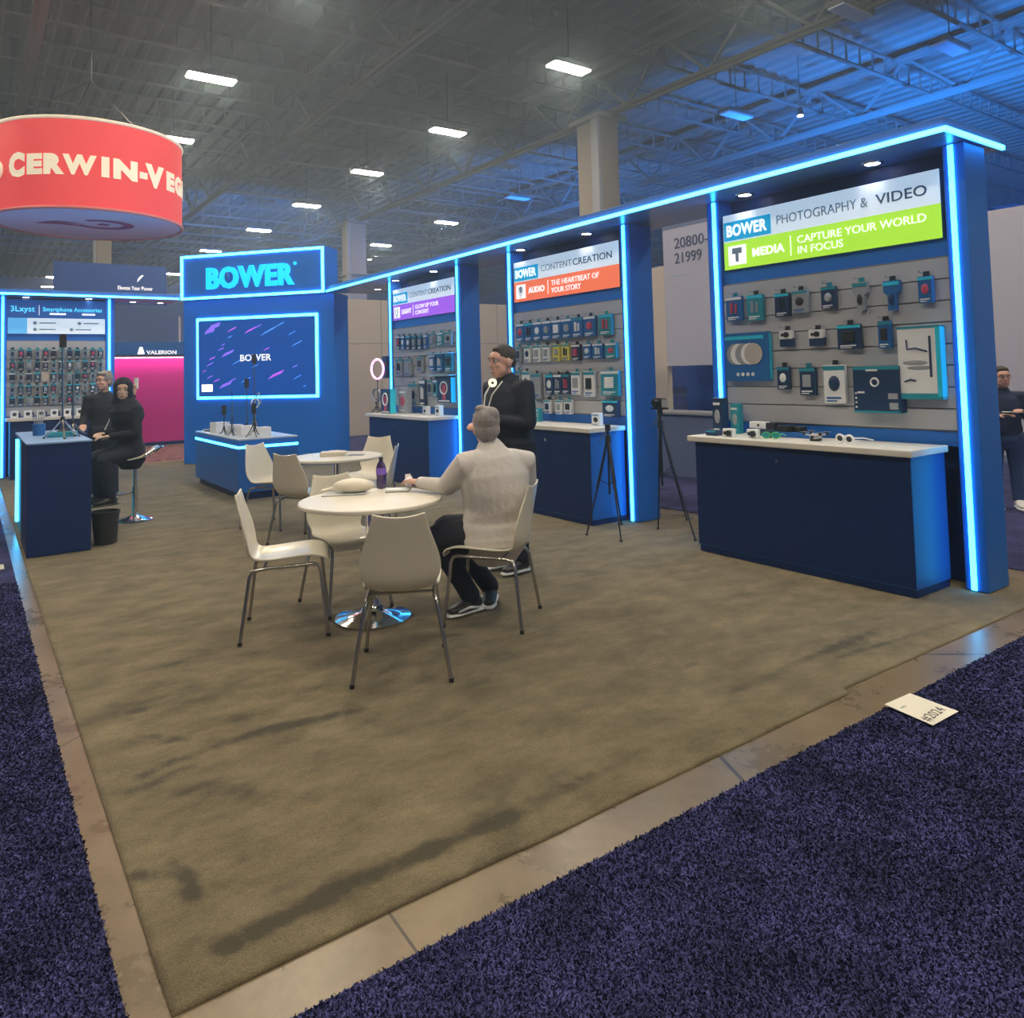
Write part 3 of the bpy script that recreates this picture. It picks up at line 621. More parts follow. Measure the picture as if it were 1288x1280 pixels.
header_sign(FL, 2.016, ('purple', 'over the far bay of the right row'), M_spurple, 'LIGHT', 'GLOW UP YOUR', 'CONTENT', 'CONTENT', 'CREATION', 'bulb')
counter(FM, .03, 1.89, 'under the green-signed bay', lock=.45); counter(FA, .03, 1.95, 'under the orange-signed bay', lock=.62); counter(FL, .10, 1.99, 'under the purple-signed bay', lock=.46)

# header canopy
t = thing('header_canopy', 'long thin blue header running over the right row, edged by one glowing strip', 'canopy', (0, 0, 0))
hx0, hx1, hy0, hy1, hz = 4.64, 5.47, .225, 10.55, 2.975
B().box(hx0, hx1, hy0, hy1, hz, hz + .10, .004).obj('canopy_board', M_hdr, t)
B().box(hx0 - .022, hx0, hy0 - .022, hy1, hz + .0, hz + .03).obj('led_strip', M_led, t)
B().box(hx0, hx1, hy0 - .022, hy0, hz + .0, hz + .03).obj('led_strip', M_led, t)
B().box(hx1 - .25, hx1 - .05, hy0 + .1, hy1 - .1, hz + .10, hz + .115).obj('added_uplight_strip', M_added_up, t)
spot = B().lathe([(0, -.006), (.052, -.006), (.058, -.001)], n=18).mesh('downlight_lens', M_spot)
rim = B().lathe([(.056, -.008), (.075, -.008), (.08, 0)], n=18).mesh('downlight', M_chrome, True)
for y in (.89, 2.02, 4.07, 5.27, 7.37, 8.55, 9.75):
    for xx in ((4.98,) if y < 9 else (5.25,)):
        o = bpy.data.objects.new('downlight', rim); COL.objects.link(o); o.parent = t; o.location = (xx, y, hz)
        q = bpy.data.objects.new('lens', spot); COL.objects.link(q); q.parent = o
        li = bpy.data.lights.new('downlight_beam', 'SPOT'); li.energy = 22; li.spot_size = R_(95); li.spot_blend = .8; li.shadow_soft_size = .04; li.color = (1, .93, .85)
        lo_ = bpy.data.objects.new('downlight_beam', li); COL.objects.link(lo_); lo_.location = (xx, y, hz - .02)

# --------------------------------------------------- packs on the slat walls
ORD = ['first', 'second', 'third', 'fourth', 'fifth', 'sixth', 'seventh', 'eighth', 'ninth', 'tenth', 'eleventh', 'twelfth']
CW = {'blue': 'blue', 'teal': 'teal', 'dark': 'dark', 'dark2': 'dark', 'grey': 'grey', 'white': 'white', 'yellow': 'white and yellow', 'camera': 'white camera on a dark', 'tee': 'grey T-shaped', 'teeb': 'blue T-shaped', 'photo': 'grey'}
def row(F, items, rowname, bayname):
    for i, (k, x, z, w, h) in enumerate(items):
        k2 = 'grey' if k == 'photo' else k
        hang_pack(k2, x, z, w * .94, h, F, '%s pack, %s from left, %s row of %s bay' % (CW[k], ORD[i], rowname, bayname), 'hanging packs in the %s bay' % bayname)
FMp = FM @ Matrix.Translation((0, .012, 0)); FAp = FA @ Matrix.Translation((0, .012, 0)); FLp = FL @ Matrix.Translation((0, .012, 0))
row(FMp, [('blue', .2, 1.903, .172, .208), ('teal', .412, 1.894, .163, .214), ('dark', .673, 1.905, .139, .19), ('photo', .836, 1.921, .146, .18), ('dark', 1.082, 1.935, .125, .17), ('tee', 1.339, 1.903, .121, .208), ('teeb', 1.572, 1.884, .123, .212), ('blue', 1.808, 1.916, .102, .184)], 'top', 'green-signed')
row(FMp, [('camera', .699, 1.662, .125, .131), ('camera', .968, 1.656, .134, .127), ('dark', 1.235, 1.621, .195, .183), ('blue', 1.506, 1.616, .098, .197)], 'middle', 'green-signed')
row(FMp, [('dark', .656, 1.319, .116, .183), ('dark2', .873, 1.275, .143, .217), ('white', 1.10, 1.215, .185, .293)], 'lower', 'green-signed')
big_box('reflector_kit', 'reflector', .314, 1.389, .44, .408, FMp, 'blue boxed reflector kit with overlapping discs, left on the green-signed bay', depth=.05)
big_box('boom_stand_box', 'tripodbox', 1.755, 1.258, .29, .501, FMp, 'tall white box with a boom stand picture, right on the green-signed bay', depth=.07)
big_box('ring_light_box', 'ringbox', 1.449, 1.158, .342, .331, FMp, 'square dark box with a white ring, low on the green-signed bay', depth=.09)
ka = ['blue'] * 8 + ['teal']
xs = [.238, .411, .574, .747, .928, 1.104, 1.286, 1.484, 1.73]; wsz = [.17, .165, .16, .175, .175, .172, .185, .19, .20]
row(FAp, [(ka[i], max(xs[i], .16), 1.872, wsz[i], .213) for i in range(9)], 'top', 'orange-signed')
row(FAp, [(k, x, z, w, h) for k, (x, z, w, h) in zip(['grey', 'white', 'white', 'white', 'yellow', 'yellow', 'dark', 'blue', 'blue', 'teal'], [(.188, 1.621, .107, .189), (.368, 1.623, .13, .192), (.552, 1.624, .145, .189), (.73, 1.626, .13, .185), (.912, 1.627, .131, .182), (1.074, 1.628, .136, .179), (1.248, 1.618, .141, .176), (1.434, 1.635, .127, .156), (1.6, 1.63, .165, .159), (1.80, 1.63, .17, .156)])], 'second', 'orange-signed')
row(FAp, [(k, x, z, w, h) for k, (x, z, w, h) in zip(['grey', 'white', 'grey', 'dark', 'dark', 'dark', 'white', 'white', 'teal'], [(.175, 1.307, .107, .226), (.327, 1.245, .157, .273), (.52, 1.198, .18, .292), (.772, 1.25, .145, .226), (.919, 1.253, .14, .224), (1.063, 1.258, .137, .22), (1.232, 1.254, .158, .244), (1.451, 1.234, .177, .267), (1.77, 1.248, .28, .258)])], 'third', 'orange-signed')
row(FAp, [(k, x, z, w, h) for k, (x, z, w, h) in zip(['white', 'white', 'white', 'dark'], [(.727, 1.035, .12, .155), (.931, 1.035, .112, .155), (1.091, 1.04, .135, .155), (1.76, 1.03, .24, .17)])], 'lowest', 'orange-signed')
row(FLp, [(k, x, z, w, h) for k, (x, z, w, h) in zip(['dark', 'blue', 'dark', 'dark', 'dark', 'blue', 'grey', 'teal', 'grey'], [(.315, 1.903, .13, .199), (.465, 1.898, .12, .199), (.64, 1.885, .13, .206), (.824, 1.877, .14, .207), (1.0, 1.876, .13, .201), (1.165, 1.883, .115, .193), (1.367, 1.912, .17, .178), (1.581, 1.909, .18, .178), (1.80, 1.904, .2, .178)])], 'top', 'purple-signed')
row(FLp, [(k, x, z, w, h) for k, (x, z, w, h) in zip(['grey', 'grey', 'grey', 'blue', 'blue', 'teal'], [(.321, 1.506, .22, .251), (.61, 1.503, .23, .246), (.983, 1.562, .2, .202), (1.347, 1.556, .19, .233), (1.56, 1.553, .18, .236), (1.80, 1.549, .2, .237)])], 'middle', 'purple-signed')
row(FLp, [(k, x, z, w, h) for k, (x, z, w, h) in zip(['grey', 'dark', 'grey', 'teal'], [(.757, 1.045, .30, .335), (1.049, 1.04, .17, .395), (1.27, 1.188, .14, .246), (1.42, 1.189, .123, .244)])], 'lower', 'purple-signed')
big_box('ring_light_box', 'ringpack', 1.73, 1.122, .36, .344, FLp, 'tall box with a white ring and a red picture, right on the purple-signed bay', depth=.08)
for (x, z, lab) in [(1.62, 1.80, 'upper'), (1.62, 1.50, 'lower')]:
    t = thing('acrylic_shelf', '%s clear acrylic shelf edge among the packs of the purple-signed bay' % lab, 'shelf'); t.matrix_world = FLp @ Matrix.Translation((x, 0, z))
    B().box(-.30, .30, -.13, 0, -.012, 0).obj('shelf_board', mat('acrylic', (.35, .72, .9), .1, spec=.6), t)

# products standing on counters
def on(F, x, y, z): return F @ Matrix.Translation((x, y, z))
TOPZ = .951
def place_box(name, kind, X, Y, w, h, d, label, rz=RY): return big_box(name, kind, 0, 0, w, h, bay_frame(X, Y, rz) @ Matrix.Translation((0, .005, TOPZ)), label, depth=d)
place_box('tall_product_box', 'dark', 4.86, 2.235, .10, .30, .09, 'tall dark box with small figures, at the left end of the nearest worktop')
place_box('tall_product_box', 'teal', 4.90, 2.11, .085, .25, .06, 'teal upright box beside the tall dark box on the nearest worktop')
def camera_item(X, Y, rz, label, m, w=.095, h=.068, two=True, z=TOPZ):
    t = thing('camera', label, 'camera', (X, Y, z), rz)
    B().box(-w / 2, w / 2, -.025, .025, 0, h, .005).obj('body', m, t)
    B().cyl((w * .2, -.025, h * .5), (w * .2, -.045, h * .5), h * .34, n=16).obj('lens', M_black, t)
    if two: B().cyl((-w * .22, -.025, h * .5), (-w * .22, -.032, h * .5), h * .2, n=12).obj('viewfinder', M_black, t)
    B().cyl((-w * .3, 0, h), (-w * .3, 0, h + .008), .008, n=10).obj('shutter_button', M_blackm, t)
    return t
camera_item(4.565, 1.95, RY, 'white compact camera, left of the pair on the nearest worktop', M_print_w)
camera_item(4.62, 1.76, RY, 'white compact camera, right of the pair on the nearest worktop', M_print_w)
camera_item(4.70, 1.68, RY, 'small black camera behind the white pair on the nearest worktop', M_black, .06, .05)
t = thing('product_box', 'low dark box at the left tip of the nearest worktop', 'box', (4.62, 2.15, TOPZ), RY); B().box(-.055, .055, -.04, .04, 0, .045, .003).obj('carton', M_darkpr, t); B().box(-.05, .05, -.041, -.04, .03, .036).obj('print_lines', M_cyanpr, t)
t = thing('camera_pedestal', 'dark stepped riser carrying cameras at the back of the nearest worktop', 'riser', (4.86, 1.80, TOPZ), RY)
B().box(-.16, .10, -.05, .05, 0, .055, .003).obj('lower_step', M_darkpr, t); B().box(.10, .42, -.05, .05, 0, .04, .003).obj('wide_step', M_cab, t)
t = thing('camcorder', 'long white camcorder with a dark screen on the riser', 'camera', (4.85, 1.83, TOPZ + .055), RY)
B().box(-.12, .04, -.03, .03, 0, .055, .006).obj('body', M_print_w, t); B().box(.04, .12, -.03, .03, 0, .05, .004).obj('screen', M_black, t); B().cyl((-.03, -.03, .028), (-.03, -.036, .028), .01, n=10).obj('button', M_black, t)
camera_item(4.87, 1.52, RY, 'small black camera standing highest at the back of the nearest worktop', M_black, .11, .045, z=TOPZ + .04)
camera_item(4.84, 1.62, RY, 'black camera with a long lens at the back of the nearest worktop', M_blackm, .13, .05, False, z=TOPZ + .04)
def glasses(X, Y, rz, label, m, lensm, s=1.0):
    t = thing('sunglasses', label, 'glasses', (X, Y, TOPZ), rz)
    for sx in (-1, 1):
        B().ring((sx * .035 * s, 0, .028 * s), .028 * s, .02 * s, .006 * s, n=18).obj('rim', m, t)
        B().ell((sx * .035 * s, 0, .028 * s), (.025 * s, .002, .017 * s), n=14, m=8).obj('lens', lensm, t)
        B().tube([(sx * .064 * s, 0, .036 * s), (sx * .068 * s, .06 * s, .034 * s), (sx * .066 * s, .12 * s, .02 * s)], .004 * s, 6).obj('temple', m, t)
    B().tube([(-.008 * s, 0, .034 * s), (0, -.002, .038 * s), (.008 * s, 0, .034 * s)], .004 * s, 6).obj('bridge', m, t)
glasses(4.62, 1.60, RY + .3, 'green rimmed sunglasses on the nearest worktop', mat('green_plastic', (.05, .45, .2), .3), M_tealpr, 1.05)
glasses(4.60, .98, RY - .35, 'white chunky sunglasses at the right end of the nearest worktop', M_print_w, M_black, 1.35)
t = thing('folding_drone', 'silver folding drone on the nearest worktop, left of the white sunglasses', 'drone', (4.70, 1.27, TOPZ), RY)
B().box(-.03, .03, -.04, .04, .015, .05, .01).obj('body', M_slat, t)
for sx in (-1, 1):
    for sy in (-1, 1):
        B().tube([(sx * .02, sy * .03, .04), (sx * .065, sy * .045, .05)], .006, 6).obj('arm', M_slat, t)
        B().cyl((sx * .065, sy * .045, .045), (sx * .065, sy * .045, .065), .011, n=10).obj('motor', M_black, t)
        B().box(sx * .065 - .03, sx * .065 + .03, sy * .045 - .004, sy * .045 + .004, .066, .069).obj('rotor_blade', M_greypr, t)
B().cyl((0, -.04, .03), (0, -.052, .03), .012, n=10).obj('camera_eye', M_black, t); B().box(-.03, .03, -.03, .03, 0, .015).obj('foot', M_black, t)
# small boxes on the middle counter
place_box('small_product_box', 'grey', 4.86, 4.98, .15, .15, .06, 'light grey box at the left end of the middle worktop')
place_box('small_product_box', 'teal', 4.85, 4.81, .11, .15, .05, 'teal box beside the light grey box on the middle worktop')
place_box('small_product_box', 'white', 4.80, 3.76, .12, .13, .05, 'white boxed gadget at the right end of the middle worktop')
# far counter
place_box('ring_light_carton', 'ringpack', 4.72, 8.25, .30, .36, .10, 'upright ring light carton at the left end of the far worktop')
place_box('ring_light_carton', 'grey', 4.86, 8.00, .26, .37, .09, 'grey upright carton just behind the ring light carton on the far worktop')
place_box('small_product_box', 'white', 4.80, 7.28, .12, .12, .06, 'small white gadget box in the middle of the far worktop')
place_box('small_product_box', 'white', 4.80, 6.93, .13, .14, .06, 'small pale gadget box at the right end of the far worktop')
def ring_stand(X, Y, zc, r, rz, label, glow, z0=TOPZ):
    t = thing('ring_light', label, 'ring light', (X, Y, z0), rz)
    hh = zc - z0
    for a in (90, 210, 330): B().tube([(0, 0, .10), (math.cos(R_(a)) * .09, math.sin(R_(a)) * .09, .006)], .006, 6).obj('leg', M_black, t)
    B().cyl((0, 0, .05), (0, 0, hh - r - .02), .007, n=8).obj('pole', M_blackm, t)
    B().ring((0, 0, hh), r, r, .017, n=36).obj('ring', glow, t, True)
    B().ring((0, .016, hh), r, r, .014, n=36).obj('ring_back', M_black, t, True)
    B().box(-.012, .012, -.01, .01, hh - r - .04, hh - r + .03).obj('clamp', M_black, t)
M_pinkglow = mat('pink_ring_glow', (1, .6, .9), emit=(1.0, .48, .85), es=1.6)
ring_stand(4.62, 8.50, 1.61, .145, RY + R_(12), 'glowing pink ring light on a thin stand at the left end of the far worktop', M_pinkglow)
ring_stand(4.62, 8.56, 1.22, .095, RY + R_(12), 'small dark ring light, unlit, below the glowing pink one', M_greypr)
t = thing('product_rack', 'narrow wire rack of striped sleeves beside the purple-signed bay', 'rack', (0, 0, 0)); t.matrix_world = FL @ Matrix.Translation((-.04, -.06, 1.47))
B().box(-.09, .05, -.03, .03, 0, .34, .004).obj('sleeve_stack', M_darkpr, t); B().box(-.085, .045, -.034, -.03, .05, .09).box(-.085, .045, -.034, -.03, .2, .24).obj('print_lines', M_redpr, t)

# --------------------------------------------------- left bay with phone accessories
tb = make_bay(FS, 1.56, 'far left, behind the seated woman', slat_hi=2.24, slat_lo=1.0)
t = thing('header_sign', 'blue header sign about phone accessories over a pale icon strip, far left bay', 'sign'); t.matrix_world = FS
B().box(.05, 1.51, .01, .17, 2.34, 2.93, .003).obj('lightbox', mat('sign_deep_blue', (.01, .10, .36), .4, emit=(.004, .05, .2), es=.6), t)
B().box(.07, 1.49, -.002, .01, 2.36, 2.62).obj('icon_strip', M_print_lt, t)
B().box(.07, .34, -.006, -.002, 2.36, 2.62).obj('blue_panel', mat('sky_panel', (.1, .45, .8), .5, emit=(.1, .4, .75), es=.6), t)
M_scy = mat('sign_cyan_lettering', (.1, .7, .95), .5, emit=(.1, .75, 1), es=.9)
text('logo_lettering', '3Lxyst', .13, M_scy, t, .10, .004, 2.73, bold=.01, width=.34)
B().box(.505, .512, .0, .01, 2.67, 2.84).obj('divider', M_stext, t)
text('title_lettering', 'Smartphone Accessories', .10, M_scy, t, .56, .004, 2.74, bold=.01, width=.88)
B().box(.66, .90, .0, .01, 2.68, 2.71).box(1.14, 1.34, .0, .01, 2.68, 2.71).obj('caption', M_stext, t)
for i, (x, z) in enumerate([(.45, 2.54), (1.1, 2.54), (.45, 2.43), (.98, 2.43)]):
    B().cyl((x, -.003, z), (x, -.006, z), .03, n=14).obj('icon', M_stgrey2, t); B().box(x + .06, x + .3, -.004, -.002, z - .01, z + .012).obj('caption', M_stgrey2, t)
FSp = FS @ Matrix.Translation((0, .012, 0))
rows = [(2.02, 'top'), (1.825, 'second'), (1.63, 'third'), (1.43, 'fourth'), (1.24, 'fifth')]
for r_, (z, rn) in enumerate(rows):
    for c_ in range(12):
        if r_ == 2 and c_ == 4: continue
        x = .193 + .1165 * c_ - .055
        hang_pack('dark' if (r_ + c_) % 3 else 'grey', x, z - .075, .078, .15, FSp, 'small phone accessory pack, %s from left, %s row of far left bay' % (ORD[c_], rn), 'phone accessory packs in the far left bay')
t = thing('price_card', 'plain cream card filling the empty peg in the far left bay', 'card'); t.matrix_world = FSp @ Matrix.Translation((.60, -.02, 1.555)); B().box(-.055, .055, -.006, 0, 0, .16).obj('sheet', M_beige, t); B().tube([(0, .02, .15), (0, -.03, .15)], .003, 6).obj('peg', M_chrome, t)
counter(FS, .04, 1.47, 'under the far left bay', h=.93, lock=.5)
for i in range(7):
    place = FS @ Matrix.Translation((.16 + .185 * i, -.2, .976))
    t = thing('speaker_box', 'white box with a black disc, %s from left on far left worktop' % ORD[i], 'box', group='white boxes on the far left worktop'); t.matrix_world = place
    B().box(-.055, .055, -.05, .05, 0, .115, .004).obj('carton', M_print_w, t); B().cyl((0, -.05, .06), (0, -.054, .06), .03, n=14).obj('picture', M_black, t); B().box(.055, .085, -.04, .04, 0, .085).obj('side_carton', M_darkpr, t)
# left header
t = thing('header_canopy', 'thin blue header over the far left bay, edged by one glowing strip', 'canopy', (0, 0, 0))
B().box(-1.6, 2.72, 12.66, 13.5, hz, hz + .10, .004).obj('canopy_board', M_hdr, t)
B().box(-1.6, 2.70, 12.638, 12.66, hz, hz + .03).obj('led_strip', M_led, t)
B().box(-1.4, 2.5, 13.2, 13.4, hz + .10, hz + .115).obj('added_uplight_strip', M_added_up, t)
for xx, yy in ((.38, 13.03), (1.30, 12.98), (2.05, 13.3), (2.52, 13.35)):
    o = bpy.data.objects.new('downlight', rim); COL.objects.link(o); o.parent = t; o.location = (xx, yy, hz)
    q = bpy.data.objects.new('lens', spot); COL.objects.link(q); q.parent = o
    if xx < 1.5:
        li = bpy.data.lights.new('downlight_beam', 'SPOT'); li.energy = 22; li.spot_size = R_(95); li.spot_blend = .8; li.shadow_soft_size = .04; li.color = (1, .93, .9)
        lo_ = bpy.data.objects.new('downlight_beam', li); COL.objects.link(lo_); lo_.location = (xx, yy, hz - .02)

# --------------------------------------------------- tower with screen
ta = math.atan2(10.40 - 12.66, 4.62 - 2.73)
FT = bay_frame(2.73, 12.66, ta); LT = 2.87
t = thing('screen_tower', 'blue corner tower with a lit name panel above a large framed screen', 'tower'); t.matrix_world = FT
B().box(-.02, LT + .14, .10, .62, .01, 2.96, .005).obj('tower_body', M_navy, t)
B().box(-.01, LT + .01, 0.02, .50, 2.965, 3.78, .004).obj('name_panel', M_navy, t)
def frame(t, x0, x1, z0, z1, y, wd=.035):
    B().box(x0, x1, y - .02, y, z1 - wd, z1).obj('led_strip', M_led, t); B().box(x0, x1, y - .02, y, z0, z0 + wd).obj('led_strip', M_led, t)
    B().box(x0, x0 + wd, y - .02, y, z0 + wd, z1 - wd).obj('led_strip', M_led, t); B().box(x1 - wd, x1, y - .02, y, z0 + wd, z1 - wd).obj('led_strip', M_led, t)
frame(t, 0, LT, 2.965, 3.765, .02, .042)
frame(t, .27, 2.70, 1.165, 2.625, .10, .045)
M_logo = mat('logo_cyan', (.0, .55, .9), .4, emit=(0.0, .62, .95), es=.95)
text('logo_lettering', 'BOWER', .50, M_logo, t, .53, .0, 3.155, bold=.045, width=1.76, ext=.02)
B().ell((.98, -.02, 3.34), (.05, .02, .09), n=10, m=6).obj('logo_mark', M_navy, t); B().cyl((2.33, 0, 3.50), (2.33, -.02, 3.50), .03, n=12).obj('registered_mark', M_logo, t)
B().box(.1, LT - .1, .15, .45, 3.78, 3.80).obj('added_uplight_strip', M_added_up, t)
t = thing('video_screen', 'large screen playing purple streaks around a white name', 'screen'); t.matrix_world = FT
B().box(.325, 2.645, .06, .10, 1.22, 2.57, .004).obj('bezel', M_black, t)
M_scr = mat('screen_blue', (0, .02, .1), .2, emit=(.003, .06, .30), es=1.0)
B().box(.335, 2.635, .054, .06, 1.23, 2.56).obj('display', M_scr, t)
M_st1 = mat('streak_violet', (.2, .1, .6), emit=(.22, .13, .80), es=1.0); M_st2 = mat('streak_magenta', (.4, .1, .6), emit=(.42, .08, .72), es=1.0); M_st3 = mat('streak_blue', (.1, .3, .8), emit=(.06, .26, .80), es=1.0)
# streaks measured on the picture (x 0..1, z 0..1 of the screen, length, width)
STK = [(.10, .87, .16, .05, 1), (.14, .93, .2, .05, 1), (.30, .88, .14, .015, 2), (.46, .86, .18, .02, 2), (.52, .90, .14, .012, 1), (.62, .84, .26, .016, 3), (.72, .92, .12, .012, 3), (.82, .80, .12, .01, 3), (.86, .66, .16, .012, 3), (.22, .68, .06, .012, 1), (.20, .62, .1, .014, 1), (.26, .56, .2, .03, 1), (.12, .50, .1, .016, 2), (.10, .42, .12, .012, 1),
       (.34, .44, .16, .01, 3), (.60, .60, .1, .012, 2), (.68, .26, .24, .03, 2), (.84, .36, .08, .012, 1), (.86, .22, .13, .01, 3), (.10, .25, .1, .012, 1), (.16, .20, .1, .014, 2), (.24, .14, .2, .035, 1), (.30, .20, .12, .014, 1), (.42, .20, .16, .012, 3), (.92, .10, .05, .01, 3), (.28, .78, .07, .01, 3), (.50, .38, .1, .01, 3), (.05, .33, .06, .01, 2)]
for fx, fz, ln, wd, mm in STK:
    cx = .335 + fx * 2.3; cz = 1.23 + fz * 1.33; a = R_(27); L2 = ln * 1.5; dx, dz = math.cos(a) * L2 / 2, math.sin(a) * L2 / 2; nx, nz = -math.sin(a) * wd * .95, math.cos(a) * wd * .95
    cx = min(max(cx, .335 + dx + .02), 2.635 - dx - .02)
    B().poly([(cx - dx, cz - dz), (cx + dx * .6 + nx * -1, cz + dz * .6 - nz), (cx + dx, cz + dz), (cx - dx * .3 + nx, cz - dz * .3 + nz)], .0505, .0535).obj('streak', (None, M_st1, M_st2, M_st3)[mm], t)
text('screen_lettering', 'BOWER', .16, M_stext, t, 1.18, .05, 1.83, bold=.02, width=.62, ext=.001)
B().box(.40, .62, .045, .0535, 1.30, 1.43).obj('white_notice', mat('notice_white', (1, .95, .8), emit=(1, .92, .75), es=1.3), t)

# --------------------------------------------------- island counter and its goods
t = thing('island_counter', 'dark blue island counter with a glowing band, in front of the tower', 'counter', (0, 0, 0))
ix0, ix1, iy0, iy1 = 2.33, 3.09, 7.69, 9.86
B().box(ix0 + .05, ix1 - .05, iy0 + .05, iy1 - .05, .01, .10).obj('plinth', M_dark, t)
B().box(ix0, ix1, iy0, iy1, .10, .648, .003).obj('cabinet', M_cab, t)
B().box(ix0 - .004, ix1 + .004, iy0 - .004, iy1 + .004, .648, .678).obj('led_strip', M_led, t)
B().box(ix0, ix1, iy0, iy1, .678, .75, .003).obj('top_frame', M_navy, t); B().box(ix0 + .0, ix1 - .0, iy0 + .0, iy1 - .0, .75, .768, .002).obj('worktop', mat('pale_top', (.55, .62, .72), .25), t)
def carton(X, Y, z, w, d, h, rz, label, m=M_print_w):
    t = thing('display_riser', label, 'box', (X, Y, z), rz); B().box(-w / 2, w / 2, -d / 2, d / 2, 0, h, .003).obj('block', m, t)
    B().box(-w / 2 + .006, w / 2 - .006, -d / 2 + .006, d / 2 - .006, h, h + .002).obj('top_face', M_white, t); return t
IZ = .769
carton(2.72, 7.98, IZ, .19, .16, .115, 0, 'white display block at the near right corner of the island')
carton(2.62, 8.35, IZ, .20, .18, .12, .1, 'white display block in the middle of the island')
carton(2.60, 8.78, IZ, .18, .18, .12, 0, 'white display block in the far middle of the island')
carton(2.52, 9.25, IZ, .2, .2, .14, .2, 'white display block at the far left of the island')
def tripod(X, Y, z0, h, spread, label, m=M_blackm, head=None, rz=0.0, r=.006, name='tripod', parts=True, legh=.35, cat='tripod'):
    t = thing(name, label, cat, (X, Y, z0), rz)
    hub = h * legh
    for a in (30, 150, 270):
        lg = B().tube([(math.cos(R_(a)) * .012, math.sin(R_(a)) * .012, hub), (math.cos(R_(a)) * spread * .5, math.sin(R_(a)) * spread * .5, hub * .5), (math.cos(R_(a)) * spread, math.sin(R_(a)) * spread, r)], [r * 1.2, r, r * .9], 8).obj('leg', m, t)
        B().ell((math.cos(R_(a)) * spread, math.sin(R_(a)) * spread, r), (r * 1.6, r * 1.6, r), n=8, m=5).obj('rubber_foot', M_black, lg)
    B().cyl((0, 0, hub * .45), (0, 0, h), r * 1.1, n=8).obj('centre_pole', m, t)
    B().cyl((0, 0, hub - .01), (0, 0, hub + .03), r * 2.4, n=10).obj('collar', M_black, t)
    if head == 'ring': B().ring((0, 0, h + .06), .05, .06, .008, n=24).obj('ring', M_print_w, t, True)
    elif head == 'cam':
        B().box(-.05, .05, -.03, .03, h, h + .07, .005).obj('camera_body', M_black, t); B().cyl((0, -.03, h + .035), (0, -.055, h + .035), .022, n=14).obj('camera_lens', M_blackm, t)
    elif head == 'phone': B().box(-.03, .03, -.006, .006, h, h + .13, .003).obj('phone_holder', M_black, t)
    return t
tripod(2.58, 7.86, IZ, .30, .10, 'small black and red tabletop tripod at the near edge of the island', M_blackm, 'phone', legh=.5)
tripod(2.82, 8.62, IZ, .95, .10, 'tall slim selfie stand, rightmost and tallest on the island', M_steel, 'phone', legh=.2)
tripod(2.50, 8.55, IZ, .60, .09, 'slim silver stand left of the tallest one on the island', M_steel, None, legh=.2)
tripod(2.68, 8.50, IZ, .62, .09, 'slim silver stand between the two outer stands on the island', M_steel, 'phone', legh=.2)
tripod(2.70, 8.20, IZ + .0, .36, .08, 'short stand with a small white ring on the island', M_steel, 'ring', legh=.3)
tripod(2.44, 8.35, IZ, .24, .05, 'short black stand left on the island', M_black, None, legh=.3)
tripod(2.46, 8.80, IZ, .26, .05, 'short black stand farther left on the island', M_black, 'phone', legh=.3)
t = thing('gimbal', 'curved grey handheld gimbal leaning on the island beside the slim stands', 'gimbal', (2.76, 8.40, IZ)); B().tube([(0, 0, 0), (0, 0, .42), (.02, 0, .52), (.05, 0, .56), (.08, 0, .5), (.07, 0, .4)], .009, 8).obj('arm', M_greypr, t, True); B().cyl((0, 0, 0), (0, 0, .015), .05, n=16).obj('foot', M_black, t)
t = thing('tabletop_stage', 'flat dark turntable at the far left end of the island', 'turntable', (2.50, 9.62, IZ)); B().lathe([(0, 0), (.10, 0), (.10, .015), (0, .015)], n=24).obj('disc', M_black, t); B().box(-.12, .12, -.03, .03, .015, .03, .004).obj('tray', M_greypr, t)

# --------------------------------------------------- front left counter
t = thing('front_counter', 'dark counter with a glowing left edge, at the left end of the carpet', 'counter', (0, 0, 0))
B().box(.02, .515, 5.875, 6.75, .01, .985, .004).obj('cabinet', M_dark, t)
B().box(.012, .525, 5.868, 6.76, .985, 1.0, .002).obj('worktop', mat('blue_top', (.25, .42, .75), .3), t)
B().box(.04, .50, 6.75, 8.15, .01, .955, .003).obj('rear_cabinet', M_cyanpr, t)  # cyan is the strip's wash on the side face, put into the colour
B().box(.03, .51, 6.76, 8.16, .955, .985, .002).obj('rear_worktop', MATS['blue_top'], t)
B().box(.012, .04, 7.60, 7.63, .08, .94).obj('led_strip', M_led, t)
tripod(.33, 6.35, 1.0, .86, .17, 'tall phone tripod, left of the pair on the dark counter', M_steel, 'phone', legh=.2, r=.008)
tripod(.44, 6.60, 1.0, .60, .13, 'shorter phone tripod, right of the pair on the dark counter', M_steel, None, legh=.2, r=.008)
t = thing('product_tray', 'low dark display tray behind the tripods on the dark counter', 'tray', (.36, 6.62, 1.0)); B().box(-.14, .12, -.06, .06, 0, .05, .01).obj('tray', M_tealpr, t); B().ell((.0, 0, .05), (.06, .04, .02), n=12, m=6).obj('gadget', M_black, t)
t = thing('desk_lamp', 'blue cup holding a bunch of small selfie arms on the rear counter', 'cup', (.20, 7.3, .985)); B().cyl((0, 0, 0), (0, 0, .12), .055, .06, 20).obj('cup', M_bluepr, t)
for i in range(5): B().tube([(.01 * i - .02, 0, .06), (.03 * i - .06, .01 * i, .22 + .02 * i)], .005, 6).obj('stick', M_greypr, t)
